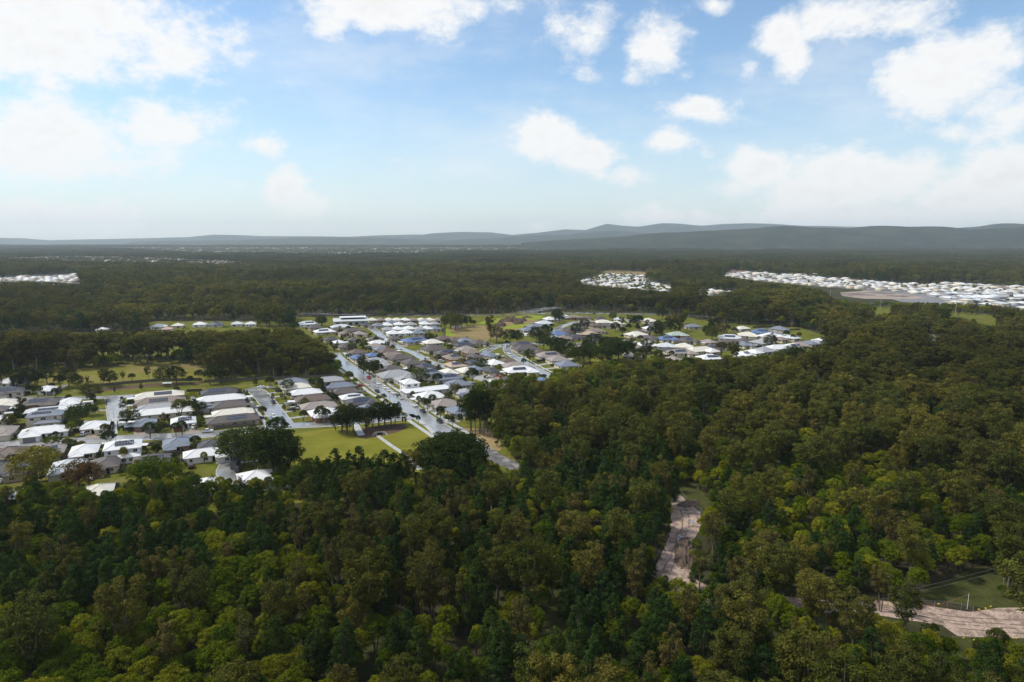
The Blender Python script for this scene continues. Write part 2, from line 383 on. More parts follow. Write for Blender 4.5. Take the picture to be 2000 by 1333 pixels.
def sheet(name, pts, z, m, kind='structure', world=False):
    """a flat area given by its outline; outline points are walked more finely and roughened a little"""
    q = [p if world else up(*p) for p in pts]
    me = bpy.data.meshes.new(name); me.from_pydata([(x, y, z) for x, y in q], [], [tuple(range(len(q)))]); me.update(); me.materials.append(m)
    if me.polygons[0].normal.z < 0: me.flip_normals()
    o = obj(name, me); o['kind'] = kind; return o


def smooth_path(p, step=4.0):
    """Catmull-Rom through world points"""
    p = [np.array(a, float) for a in p]; p = [2 * p[0] - p[1]] + p + [2 * p[-1] - p[-2]]
    out = []
    for i in range(1, len(p) - 2):
        n = max(2, int(np.linalg.norm(p[i + 1] - p[i]) / step))
        for k in range(n):
            t = k / n
            out.append(.5 * ((2 * p[i]) + (-p[i - 1] + p[i + 1]) * t + (2 * p[i - 1] - 5 * p[i] + 4 * p[i + 1] - p[i + 2]) * t * t + (-p[i - 1] + 3 * p[i] - 3 * p[i + 1] + p[i + 2]) * t ** 3))
    out.append(p[-2]); return np.array(out)


def offset(path, d):
    t = np.gradient(path, axis=0); t /= np.linalg.norm(t, axis=1)[:, None]
    return path + d * np.stack([-t[:, 1], t[:, 0]], 1)


def strip(name, path, d0, d1, z, m, z0=None, kind='structure'):
    a = offset(path, d0); b = offset(path, d1); n = len(path)
    v = [(x, y, z) for x, y in a] + [(x, y, z) for x, y in b]
    f = [(i, i + 1, n + i + 1, n + i) for i in range(n - 1)]
    if z0 is not None:
        v += [(x, y, z0) for x, y in a] + [(x, y, z0) for x, y in b]
        f += [(2 * n + i, 2 * n + i + 1, i + 1, i) for i in range(n - 1)] + [(n + i, n + i + 1, 3 * n + i + 1, 3 * n + i) for i in range(n - 1)]
    me = bpy.data.meshes.new(name); me.from_pydata([tuple(map(float, q)) for q in v], [], f); me.update()
    if me.polygons[0].normal.z < 0: me.flip_normals()
    me.materials.append(m); o = obj(name, me)
    if kind: o['kind'] = kind
    return o


g = bpy.data.meshes.new('ground'); S = 15900
g.from_pydata([(-S, -1400, 0), (S, -1400, 0), (S, 17500, 0), (-S, 17500, 0)], [], [(0, 1, 2, 3)]); g.materials.append(M['floor'])
obj('ground', g)['kind'] = 'structure'

ESTATE = [(-200, 1010), (180, 1005), (480, 1000), (560, 985), (700, 975), (860, 960), (960, 935), (1020, 915), (985, 870), (985, 850), (960, 815), (1000, 790), (1080, 775), (1160, 765), (1250, 752), (1400, 735), (1500, 726), (1660, 705),
          (1650, 668), (1600, 652), (1560, 640), (1400, 630), (1330, 618), (1200, 612), (1030, 610), (870, 618), (580, 620), (560, 628), (290, 628), (280, 650), (-200, 655)]
sheet('estate_lawn', ESTATE, .02, M['grass'])
sheet('paddock', [(-100, 757), (160, 756), (310, 743), (400, 742), (395, 716), (345, 704), (280, 708), (180, 718), (0, 725), (-100, 727)], .03, M['paddock'])
sheet('park_lawn', [(545, 985), (552, 862), (575, 848), (640, 838), (720, 832), (800, 822), (815, 822), (842, 843), (862, 862), (850, 930), (820, 965), (700, 972)], .035, M['park'])
sheet('dry_field', [(868, 664), (872, 646), (880, 640), (905, 637), (945, 636), (962, 642), (958, 660), (950, 667), (920, 668), (890, 664)], .035, M['drygrass'])
sheet('weed_patch', [(867, 657), (868, 641), (878, 642), (880, 650), (892, 654), (886, 657)], .05, M['lush'])
sheet('weed_patch', [(930, 632), (960, 624), (985, 621), (1012, 618), (1040, 616), (1062, 618), (1055, 624), (1010, 626), (985, 628), (955, 634)], .04, M['lush'])
sheet('weed_patch', [(984, 640), (1000, 635), (1030, 633), (1040, 637), (1010, 642), (986, 644)], .045, M['lush'])
sheet('vacant_lot', [(955, 662), (962, 636), (985, 626), (1040, 622), (1052, 626), (1030, 640), (1012, 646), (990, 652), (975, 662)], .03, M['drygrass'])
sheet('dry_verge', [(890, 833), (915, 838), (950, 836), (972, 850), (980, 875), (975, 882), (955, 876), (935, 868), (912, 862), (903, 850)], .05, M['straw'])
sheet('mulch_bed', [(690, 852), (700, 838), (735, 832), (790, 828), (797, 836), (775, 845), (745, 852), (715, 858)], .045, M['mulch'])
sheet('mulch_bed', [(160, 763), (310, 748), (395, 747), (395, 751), (310, 754), (160, 770)], .045, M['mulch'])
sheet('green_hillside', [(1120, 712), (1135, 700), (1150, 690), (1165, 688), (1180, 692), (1185, 703), (1170, 706), (1200, 715), (1250, 712), (1255, 735), (1180, 740), (1130, 725)], .05, M['park'])
sheet('green_hillside', [(1550, 646), (1560, 645), (1585, 655), (1580, 662), (1565, 660)], .05, M['grass'])
sheet('playing_field', [(1690, 598), (1760, 600), (1960, 617), (1990, 640), (1900, 634), (1830, 620), (1700, 616)], .03, M['grass'])
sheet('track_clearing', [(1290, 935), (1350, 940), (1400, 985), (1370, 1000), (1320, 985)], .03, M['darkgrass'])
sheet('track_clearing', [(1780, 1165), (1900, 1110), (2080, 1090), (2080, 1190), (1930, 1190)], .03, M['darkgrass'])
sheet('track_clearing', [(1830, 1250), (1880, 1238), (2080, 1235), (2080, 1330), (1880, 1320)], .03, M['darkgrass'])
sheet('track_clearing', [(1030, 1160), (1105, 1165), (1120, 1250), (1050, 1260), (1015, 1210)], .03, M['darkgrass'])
# cleared earth for the pipeline track
sheet('earth_track', [(1316, 965), (1330, 968), (1348, 986), (1368, 1000), (1370, 1030), (1352, 1060), (1348, 1100), (1355, 1130), (1400, 1155), (1560, 1168), (1700, 1172), (1800, 1182), (1895, 1196), (1950, 1188), (2080, 1186),
      (2080, 1246), (1960, 1248), (1870, 1243), (1840, 1222), (1700, 1200), (1550, 1196), (1400, 1190), (1320, 1170), (1270, 1130), (1286, 1095), (1306, 1050), (1311, 1010), (1308, 985)], .05, M['sand'])
sheet('earth_works', [(1640, 572), (1690, 568), (1720, 570), (1780, 577), (1815, 583), (1760, 585), (1690, 584), (1646, 579)], .04, M['works'])
sheet('earth_works', [(1410, 537), (1430, 526), (1470, 530), (1500, 536), (1460, 545)], .04, M['sand'])
sheet('earth_works', [(1170, 533), (1190, 527), (1260, 531), (1262, 538), (1210, 537)], .04, M['drygrass'])
sheet('estate_ground', [(1410, 538), (1500, 535), (1600, 542), (1700, 549), (1790, 557), (1850, 553), (2200, 566), (2200, 630), (1960, 606), (1850, 597), (1760, 590), (1680, 566), (1600, 560), (1480, 549)], .03, M['gravel'])
sheet('estate_ground', [(1125, 550), (1165, 540), (1190, 532), (1260, 536), (1262, 546), (1320, 562), (1315, 574), (1225, 566), (1140, 556)], .03, M['gravel'])
sheet('estate_ground', [(-80, 556), (-80, 540), (30, 538), (155, 534), (165, 560), (100, 556)], .03, M['gravel'])

ROADS = {}


def road(name, px, w, kerb=True, paths=(), m=None, z=.06, raw=None):
    path = smooth_path([up(*p) for p in px])
    ROADS[name] = path
    strip('road', path, -w / 2, w / 2, z, m or M['asphalt'])
    if kerb:
        strip('kerb', path, w / 2, w / 2 + .45, .17, M['kerb'], .0); strip('kerb', path, -w / 2 - .45, -w / 2, .17, M['kerb'], .0)
    for (a, b) in paths: strip('footpath', path, a, b, .09, M['concrete'], .0)
    return path


road('main', [(905, 868), (870, 844), (820, 812), (777, 780), (748, 764), (718, 741), (705, 733), (676, 714), (658, 700), (650, 690)], 10.0, True, ((7.2, 9.3), (-9.6, -7.4)))
road('second', [(774, 677), (790, 684), (808, 690), (835, 705), (858, 713), (900, 727), (940, 741), (990, 757), (1005, 762)], 6.0)
road('third', [(940, 692), (962, 682), (985, 675), (994, 690), (1015, 703), (1035, 715), (1060, 728), (1080, 738), (1120, 760)], 6.0, True, ((5.5, 6.9),), z=.064)
road('fourth', [(985, 674), (1010, 670), (1050, 672), (1110, 674), (1140, 671), (1160, 667)], 7.0, z=.07)
road('fifth', [(1080, 650), (1095, 640), (1112, 633), (1127, 628)], 7.0)
road('side', [(222, 775), (226, 795), (229, 812), (232, 824)], 8.5)
road('terrace', [(-60, 780), (60, 779), (160, 778), (222, 776), (275, 773), (300, 771)], 6.5, z=.064)
road('court', [(482, 760), (498, 763), (512, 774), (527, 793), (545, 818), (556, 833)], 9.0, True, ((-8.6, -6.9),), z=.064)
road('cross', [(-120, 874), (0, 868), (100, 863.5), (190, 858.5), (300, 853), (400, 849), (480, 840), (556, 832), (640, 828), (720, 822), (790, 815), (812, 812)], 7.5, True, ((-6.0, -4.7),))
road('lower', [(440, 888), (446, 905), (440, 925), (470, 945), (560, 955)], 6.0, True, z=.064)
road('arterial', [(560, 612), (760, 616), (900, 616), (1000, 615), (1100, 612), (1200, 613), (1300, 615), (1420, 621), (1560, 628)], 10, False, z=.064)
road('junction', [(1020, 611), (1045, 606), (1070, 603), (1100, 601)], 22, False, z=.07)
road('north', [(722, 640), (732, 646), (740, 652), (748, 660), (760, 668), (774, 677)], 7, z=.068)
road('gravel', [(893, 862), (925, 868), (950, 882), (975, 898), (1005, 912), (1030, 925)], 7.5, False, (), M['gravel'], .07)
road('pond', [(1795, 655), (1822, 655), (1834, 662), (1825, 668), (1800, 671)], 8, False, z=.064)
# parkland footpaths and a walkway between the lots
for px, w in (([(738, 852), (760, 868), (785, 885), (805, 902), (820, 918)], 1.9), ([(693, 826), (699, 838), (706, 851)], 3.2), ([(820, 822), (832, 832), (850, 850), (868, 870), (880, 890)], 2.0),
              ([(225, 818), (224, 832), (222, 850)], 3.0), ([(440, 906), (480, 903), (515, 898)], 1.6), ([(745, 668), (755, 664), (770, 660)], 1.5)):
    strip('footpath', smooth_path([up(*p) for p in px]), -w / 2, w / 2, .10, M['concrete'], .0)


def drive(px, w, m='drive'):
    strip('driveway', smooth_path([up(*p) for p in px], 3), -w / 2, w / 2, .085, M[m], .0)


for d in (([(272, 836), (276, 852)], 5.5), ([(374, 834), (378, 848)], 6), ([(88, 853), (93, 864)], 7), ([(176, 848), (181, 858)], 4.5), ([(4, 848), (4, 867)], 6, 'drive_grey'), ([(100, 768), (130, 752)], 3, 'gravel'),
          ([(146, 802), (210, 802)], 2.2, 'drive_grey'), ([(135, 823), (185, 824)], 2.2, 'drive_grey'), ([(236, 810), (265, 809)], 3, 'drive_grey'), ([(500, 814), (530, 812)], 3, 'drive_grey'), ([(520, 770), (548, 766)], 3, 'drive_grey'),
          ([(530, 777), (560, 772)], 3, 'drive_grey'), ([(545, 793), (575, 787)], 3, 'drive_grey'), ([(552, 806), (575, 801)], 4, 'drive_grey'), ([(562, 818), (600, 813)], 3, 'drive_grey'), ([(775, 737), (725, 741)], 4, 'drive_grey'), ([(790, 770), (765, 771)], 4),
          ([(850, 797), (830, 804)], 4, 'drive_grey'), ([(895, 822), (868, 826)], 5, 'drive_grey'), ([(943, 733), (932, 742)], 6, 'drive_grey'), ([(964, 734), (968, 744)], 8), ([(1010, 700), (1030, 697)], 4, 'drive_grey'), ([(1045, 715), (1080, 709)], 4, 'drive_grey'),
          ([(1056, 722), (1085, 719)], 4, 'drive_grey'), ([(1108, 667), (1112, 673)], 5), ([(1135, 671), (1132, 682)], 8), ([(788, 672), (790, 678)], 6), ([(1243, 692), (1250, 684)], 6, 'drive_grey'), ([(437, 905), (441, 888)], 6)):
    drive(d[0], d[1], d[2] if len(d) > 2 else 'drive')

# ------------------------------------------------------------------ hills and mountains
def ridge(name, dist, pts, depth, m, seed, amp=.10):
    """a range of hills: a crest line given by picture columns and rows, standing dist metres away, with slopes to front and back"""
    rs = np.random.RandomState(seed)
    xs = np.linspace(pts[0][0], pts[-1][0], 220)
    ys = np.interp(xs, [p[0] for p in pts], [p[1] for p in pts])
    rows = 26
    ph = rs.rand(40) * 6.28
    V = []
    for j in range(rows):
        t = j / (rows - 1); s = 2 * t - 1
        prof = max(0.0, math.cos(s * math.pi / 2)) ** 1.1
        for x, y in zip(xs, ys):
            ang = -math.atan((y - 666.5) / FPX) - PITCH
            h = max(0, CAMZ + dist * math.tan(ang))
            X = (x - 1000) / FPX * dist * 1.01; Y = dist + s * depth
            k = sum(math.sin(X / (dist * .011 * (1 + .7 * q)) + ph[q] + s * 5 * math.sin(ph[q + 10])) / (q + 1.5) for q in range(6))
            hh = h * prof * (1 + amp * k * (1 - prof * .75))
            V.append((X, Y, hh - 2))
    n = len(xs); F = np.array([(j * n + i, j * n + i + 1, (j + 1) * n + i + 1, (j + 1) * n + i) for j in range(rows - 1) for i in range(n - 1)])
    o = obj(name, mesh_np(name, np.array(V), F, (m,), smooth=True)); o['kind'] = 'structure'; return o


M['hillwood'] = simple('wooded_hill', (.024, .033, .019), .95, .05, var=.55, vscale=.014, coords='World', worn=(.050, .054, .030), wscale=.004, wlo=.45, whi=.65, bump=22, bscale=.022)
ridge('hills', 7200, [(1020, 474), (1100, 468), (1180, 464), (1220, 462), (1290, 453), (1330, 453), (1370, 450), (1430, 449), (1500, 442), (1560, 444), (1630, 446), (1690, 442), (1760, 442), (1800, 443), (1830, 448), (1850, 455), (1880, 460), (1960, 468), (2100, 472)], 1500, M['hillwood'], 3)
ridge('hills', 6700, [(1760, 474), (1800, 468), (1850, 456), (1880, 449), (1930, 446), (1975, 444), (2030, 449), (2100, 455), (2300, 470)], 1100, M['hillwood'], 5)
ridge('hills', 9200, [(1790, 470), (1830, 452), (1870, 444), (1930, 437), (1970, 440), (2010, 443), (2100, 452), (2300, 462)], 1500, M['hillwood'], 8)
ridge('mountains', 16000, [(700, 470), (800, 462), (850, 456), (905, 453), (960, 454), (1000, 459), (1050, 455), (1100, 448), (1140, 450), (1180, 437), (1210, 441), (1240, 443), (1285, 436), (1320, 438), (1360, 441), (1400, 438), (1450, 436), (1500, 438), (1560, 441), (1700, 444), (1825, 446), (1860, 450), (2100, 455)], 1100, M['hillwood'], 13, .04)
ridge('mountains', 12000, [(860, 470), (960, 465), (1040, 460), (1110, 458), (1160, 452), (1200, 451), (1260, 456), (1400, 464), (1600, 468)], 1600, M['hillwood'], 15, .05)
ridge('mountains', 16300, [(-200, 464.5), (0, 464.5), (60, 465.5), (110, 469.5), (200, 467.5), (300, 465.5), (380, 463.5), (430, 458.5), (480, 459.5), (520, 461.5), (600, 461.5), (690, 462.5), (760, 459.5), (830, 458.5), (860, 462.5), (900, 468.5), (1000, 471.5)], 900, M['hillwood'], 17, .04)
ridge('hills', 12000, [(300, 471), (480, 469), (560, 465.5), (640, 464), (720, 464), (800, 467), (900, 469), (1010, 466), (1080, 467), (1180, 469), (1300, 471)], 900, M['hillwood'], 19, .04)

# ------------------------------------------------------------------ houses
WINDOW = None


def window_mesh():
    b = MB(); b.box(-.85, .85, -.05, .02, -.65, .65, 0)
    for x in (-.40, .40): b.box(x - .36, x + .36, -.075, -.051, -.56, .56, 1)
    return b.mesh('window', M['white'], M['glass'])


WINDOW = window_mesh()


def door_mesh(w, h, m):
    b = MB(); b.box(-w / 2, w / 2, -.06, .02, 0, h, 0)
    for k in range(1, 5): b.box(-w / 2 + .05, w / 2 - .05, -.075, -.061, h * k / 5 - .03, h * k / 5 + .03, 0)
    return b.mesh('garage_door', m)


GDOOR = {k: door_mesh(4.8, 2.25, M['garage_' + k]) for k in ('red', 'grey', 'cream', 'brown')}
FDOOR = door_mesh(1.1, 2.1, M['dark'])


def hip(b, cx, cy, lx, ly, z, pitch, m=0, over=.6, thick=.18):
    """hip roof over a lx by ly plan; returns ridge height and the hip lines"""
    x0, x1, y0, y1 = cx - lx / 2 - over, cx + lx / 2 + over, cy - ly / 2 - over, cy + ly / 2 + over
    if lx >= ly:
        r = (ly / 2 + over) * pitch; a = (x0 + (ly / 2 + over), cy, z + r); c = (x1 - (ly / 2 + over), cy, z + r)
        e = [(x0, y0, z), (x1, y0, z), (x1, y1, z), (x0, y1, z)]
        b.poly([e[0], e[1], c, a], m); b.poly([e[1], e[2], c], m); b.poly([e[2], e[3], a, c], m); b.poly([e[3], e[0], a], m)
        lines = [(a, c), (e[0], a), (e[3], a), (e[1], c), (e[2], c)]
    else:
        r = (lx / 2 + over) * pitch; a = (cx, y0 + (lx / 2 + over), z + r); c = (cx, y1 - (lx / 2 + over), z + r)
        e = [(x0, y0, z), (x1, y0, z), (x1, y1, z), (x0, y1, z)]
        b.poly([e[0], e[1], a], m); b.poly([e[1], e[2], c, a], m); b.poly([e[2], e[3], c], m); b.poly([e[3], e[0], a, c], m)
        lines = [(a, c), (e[0], a), (e[1], a), (e[2], c), (e[3], c)]
    b.box(x0, x1, y0, y1, z - thick, z - .001, m)
    return r, lines


def caps(b, lines, w=.16):
    for p, q in lines:
        p = np.array(p); q = np.array(q)
        if np.linalg.norm(q - p) < .5: continue
        b.tube([p + (0, 0, .03), q + (0, 0, .03)], [w, w], 4)


HOUSES = []
HFOOT = []


def house(px, py, pxw, col, W=None, opts='', wall=None, yaw=28.0):
    """a brick or rendered house with hip roof; px,py: where the middle of its roof is seen, pxw: how wide the roof looks"""
    two = '2' in opts
    wh = 5.4 if two else 2.7
    x, y = up(px, py, wh + .8); d = math.hypot(math.hypot(x, y), CAMZ)
    far = d > 900
    W = W or R.uniform(10.0, 12.5)
    a = math.radians(yaw); ca, sa = abs(math.cos(a)), abs(math.sin(a))
    vis = pxw * d / FPX * 1.0
    Lx = (vis - sa * (W + 1.2)) / ca - 1.2
    Lx = max(8.5, min(28, Lx))
    if wall is None:
        wall = {'w': 'white', 'c': 'cream', 'p': 'white', 't': 'tan', 'b': 'beige', 'd': 'beige', 's': 'cream', 'k': 'tan', 'g': 'grey', 'n': 'brick', 'u': 'cream', 'm': 'brick', 'r': 'cream', 'o': 'beige'}[col]
        wall = R.choice([wall, wall, 'cream', 'beige'])
    o = empty('house', (x, y, 0), a)
    z = wh
    wm = M['wall_' + wall]
    b = MB(); b.box(-Lx / 2, Lx / 2, -W / 2, W / 2, 0, wh, 0)
    rb = MB(); pitch = .40 if not far else .30
    if '0' in opts: pitch = .10
    r, lines = hip(rb, 0, 0, Lx, W, z, pitch)
    wing = None
    if '1' not in opts and '0' not in opts and (d < 900) and not two:
        # a projecting wing with its own hip
        side = R.choice((-1, 1)); wx = min(Lx * .45, 7.5); wy = R.uniform(3, 4.5)
        cx = side * (Lx / 2 - wx / 2 - R.uniform(0, .8)); cyy = -W / 2 - wy / 2 + 2.2
        wing = (cx, cyy, wx, wy + 4.4)
        b.box(cx - wx / 2, cx + wx / 2, cyy - wy / 2 - 2.2 + .01, -W / 2 + .5, 0, wh - .02, 0)
        # wing roof: gable end hip running back into the main roof
        _, l2 = hip(rb, cx, cyy + .6, wx - .1, wy + 5.4, z - .02, pitch)
        lines += l2[:3]
    if two and '1' not in opts:
        # ground-floor wing in front of the upper storey
        gx = Lx * .72; b.box(-gx / 2 + 1.5, gx / 2 + 1.5, -W / 2 - 3.4, -W / 2 - .01, 0, 2.7, 0)
        rr, l2 = hip(rb, 1.5, -W / 2 - 1.2, gx, 4.6, 2.7, .34); lines += l2[:1]
    b.build('wall', wm, parent=o)
    rf = rb.build('roof', M['roof_' + col], parent=o)
    if d < 1000 and '0' not in opts:
        cb = MB(); caps(cb, lines, .15); cb.build('ridge_cap', M['cap_' + col], parent=rf)
    if d < 1000:
        # windows and doors on the walls that can be seen
        front = -W / 2
        for zz in ((1.5, 4.2) if two else (1.5,)):
            n = max(2, int(Lx / 4.2))
            for k in range(n):
                xx = -Lx / 2 + Lx * (k + .5) / n + R.uniform(-.4, .4)
                if wing and abs(xx - wing[0]) < wing[2] / 2 + .9: continue
                if two and zz < 2: continue
                obj('window', WINDOW, o, (xx, front - .03, zz), 0, (R.choice((.7, 1, 1.25)), 1, 1))
            for sgn in (-1, 1):
                for k in range(2):
                    obj('window', WINDOW, o, (sgn * (Lx / 2 + .03), -W * .22 + k * W * .44, zz), sgn * math.pi / 2, (R.choice((.7, 1)), 1, 1))
        if wing:
            gf = wing[1] - (wing[3] - 4.4) / 2 - 2.2
            kind = 'red' if 'R' in opts else 'grey' if wall in ('grey', 'white', 'brick') else 'cream'
            if R.random() < .5 or 'R' in opts or 'G' in opts: obj('garage_door', GDOOR[kind], o, (wing[0], gf - .01, 0), 0, (min(1, wing[2] / 5.6), 1, 1))
            else: obj('window', WINDOW, o, (wing[0], gf - .03, 1.5), 0)
            dx = wing[0] - math.copysign(wing[2] / 2 + 1.1, wing[0]); obj('front_door', FDOOR, o, (dx, front - .02, 0), 0)
        elif not two: obj('front_door', FDOOR, o, (R.uniform(-2, 2), front - .09, 0), 0)
        if two:
            for k in range(3): obj('window', WINDOW, o, (-2 + k * 2.6, -W / 2 - 3.44, 1.5), 0)
        if 'P' in opts or (R.random() < .35 and not two):
            # patio roof at one end
            sg = R.choice((-1, 1)); pb = MB(); pb.box(-1.9, 1.9, -2.2, 2.2, 2.35, 2.47, 0)
            for ax in (-1.7, 1.7):
                for ay in (-2.0, 2.0): pb.box(ax - .06, ax + .06, ay - .06, ay + .06, 0, 2.35, 0)
            pb.build('patio_roof', M['roof_' + R.choice(('w', 'w', col))], parent=o).location = (sg * (Lx / 2 + 2.6), R.uniform(-2, 2), 0)
        vb = MB(); vx = R.uniform(-Lx * .2, Lx * .2)
        vb.tube([(vx, W * .12, z + r * .5), (vx, W * .12, z + r + .25)], [.14, .14], 6); vb.build('roof_vent', M['steel'], parent=rf)
    if 'S' in opts or ('s' in opts):
        for k in range(2 if 'S' in opts else 1):
            nx = min(int(Lx * .62), 9); sx = nx * 1.0; sy = 3.3 if W > 9 else 1.65
            th = math.atan(pitch); yy = -W / 2 * .48 if k == 0 else W / 2 * .48
            if k == 1: nx = 4; sx = 4
            slope = -1 if k == 0 else 1
            zc = z + (W / 2 + .6 - abs(yy)) * pitch + .10
            sb = MB(); sb.box(-sx / 2, sx / 2, -sy / 2, sy / 2, -.03, .03)
            s_ = sb.build('solar_panels', M['solar'], parent=o)
            s_.location = (R.uniform(-Lx * .1, Lx * .1), yy, zc); s_.rotation_euler = (th if k == 0 else -th, 0, 0)
    HOUSES.append(dict(o=o, px=px, py=py, col=col, wall=wall, opts=opts, d=d, two=two, L=Lx, W=W))
    HFOOT.append((x, y, max(Lx, W) * .5 + 1.5, Lx, W, a))
    return o


# ---- near left: x, y, apparent width, roof colour, depth, options
LEFT = [(22, 761, 50, 'k', 12, 's'), (92, 757, 36, 'w', 9, ''), (25, 741, 44, 'w', 10, ''), (3, 785, 58, 'c', 11, ''), (80, 783, 62, 'd', 12, 'S', 'brick'), (138, 782, 42, 'w', 13, ''), (106, 797, 84, 'w', 7, 's1'),
        (88, 806, 60, 's', 9, '2s', 'cream'), (-6, 797, 36, 'd', 10, ''), (-10, 816, 40, 'w', 9, ''), (4, 838, 54, 't', 12, 'G', 'cream'), (88, 838, 78, 'w', 10, 'G', 'white'), (186, 828, 56, 'w', 11, 'P'), (284, 823, 52, 's', 12, 'G', 'brick'),
        (358, 819, 56, 'w', 11, 'RsG', 'white'), (455, 816, 98, 'd', 10, 'S1', 'tan'), (320, 801, 98, 'w', 9.5, '1', 'cream'), (314, 792, 80, 'g', 9, '1'), (312, 782, 92, 'n', 12, 's'), (312, 769, 84, 'c', 10, 'S'),
        (430, 763, 74, 'k', 11, 'S1'), (432, 776, 88, 'w', 10, '1'), (448, 788, 70, 'd', 11, '1'), (455, 803, 80, 'c', 9.5, '1P'), (18, 881, 66, 'b', 12, ''), (95, 876, 64, 't', 12, 'S', 'tan'), (165, 875, 60, 'w', 12, '', 'beige'),
        (240, 866, 74, 'w', 12, '2s', 'white'), (344, 862, 62, 's', 12, '', 'brick'), (412, 865, 62, 'k', 11, 'P', 'tan'), (14, 912, 76, 'k', 13, ''), (133, 906, 68, 'p', 12, ''), (208, 900, 60, 'd', 13, ''),
        (298, 895, 80, 'd', 12, 'S'), (412, 880, 100, 'w', 9, '', 'white'), (405, 942, 70, 'w', 12, '1'), (500, 928, 84, 'w', 12, '1'), (192, 954, 50, 'c', 11, '1'), (5, 966, 44, 'w', 11, '1'),
        (572, 744, 64, 's', 12, ''), (578, 753, 62, 'c', 10, '1'), (597, 764, 68, 'w', 10, '1'), (610, 776, 74, 'b', 11, '1'), (622, 790, 78, 't', 11, '1'), (634, 803, 72, 'w', 12, '', 'brick'), (643, 740, 64, 'g', 10, '1'), (664, 751, 64, 's', 10, '1'),
        (673, 762, 62, 'd', 10, '1P'), (688, 773, 56, 'w', 9, '1s'), (705, 782, 70, 'k', 12, 'S'), (716, 795, 46, 's', 10, '1')]
MIDR = [(893, 799, 50, 's', 11, 'G'), (868, 786, 66, 't', 11, '1'), (840, 771, 64, 'w', 11, '1', 'cream'), (800, 744, 40, 'w', 8, '21', 'white'), (832, 757, 92, 'w', 9, '01', 'grey'), (772, 730, 72, 'g', 13, ''), (803, 738, 66, 'g', 11, '1'),
        (764, 719, 52, 'd', 11, '1'), (752, 711, 34, 'g', 9, '1'), (803, 706, 44, 'd', 12, '1'), (832, 714, 42, 'k', 11, 's1'), (840, 725, 50, 's', 11, '2S1', 'cream'), (877, 725, 44, 'c', 12, '1'), (873, 735, 60, 's', 10, 'S1'), (893, 747, 56, 's', 11, 'P1'),
        (910, 765, 52, 'g', 12, 'G'), (911, 722, 44, 'c', 11, '1'), (889, 711, 44, 'o', 11, 's1'), (955, 720, 42, 'k', 12, 'G'), (928, 718, 30, 's', 10, '1'), (966, 707, 44, 'w', 12, '1'), (924, 707, 34, 'k', 10, 's1'), (884, 696, 44, 'n', 12, 's'),
        (926, 694, 32, 'd', 10, '1'), (955, 691, 36, 's', 11, 'G'), (870, 687, 46, 'd', 10, 's1'), (846, 679, 50, 'd', 12, ''), (921, 686, 38, 'n', 9, '1'), (911, 680, 40, 't', 10, '1'), (906, 672, 42, 'k', 9, 'S1'), (908, 664, 38, 's', 10, '1'), (936, 668, 38, 'd', 10, ''),
        (866, 660, 40, 'b', 10, '1'), (889, 663, 36, 'b', 9, '1'), (845, 667, 42, 'c', 11, '1'), (810, 663, 52, 'u', 10, 's'), (828, 658, 32, 'd', 9, '1'), (770, 659, 30, 'd', 9, '1'), (738, 668, 38, 'w', 9, '1'), (734, 660, 32, 'd', 9, '1'), (733, 675, 38, 't', 9, '1'),
        (744, 680, 34, 's', 9, '1'), (757, 684, 42, 'b', 11, '1'), (766, 692, 50, 'n', 10, '1'), (783, 697, 52, 'd', 10, '1'), (676, 675, 38, 'd', 11, '1'), (698, 686, 38, 'b', 10, '1'), (698, 696, 32, 'u', 9, ''), (728, 692, 28, 'u', 9, '1'), (733, 703, 46, 'g', 10, ''),
        (662, 667, 26, 'w', 9, '1'), (647, 661, 32, 'k', 9, '1'), (690, 662, 28, 'd', 9, '1'), (673, 650, 28, 'n', 10, ''), (703, 650, 28, 't', 10, ''), (660, 643, 36, 'd', 9, '1'), (690, 644, 36, 'd', 9, '1'), (666, 637, 40, 'p', 10, '1'), (634, 646, 42, 'w', 11, 'S1'),
        (602, 631, 40, 'w', 11, 's1'), (616, 638, 30, 'd', 9, '1'), (715, 633, 24, 'k', 9, '')]
TOPR = [(728 + i * 16, 623.5, 20, c, 11, '1') for i, c in enumerate('cnccwnccn')] + [(765, 628, 24, 's', 9, '1'), (785, 628, 24, 'd', 9, '1'), (830, 626, 28, 'g', 10, '1'), (849, 631, 24, 'g', 10, '1'), (739, 634, 26, 's', 10, '1'), (757, 633, 24, 'w', 10, '1'),
        (780, 632, 26, 'w', 10, '1'), (803, 632, 26, 'g', 10, '1'), (830, 631, 26, 'w', 10, '1'), (758, 642, 28, 'g', 10, '1'), (777, 641, 28, 'w', 11, '1'), (799, 640, 28, 'w', 11, '1'), (820, 641, 28, 'g', 10, '1'), (834, 640, 28, 'w', 11, '1'), (851, 640, 22, 's', 10, '1'),
        (768, 649, 32, 'w', 11, '1'), (793, 648, 34, 'w', 11, '1'), (816, 648, 32, 's', 11, '1')]
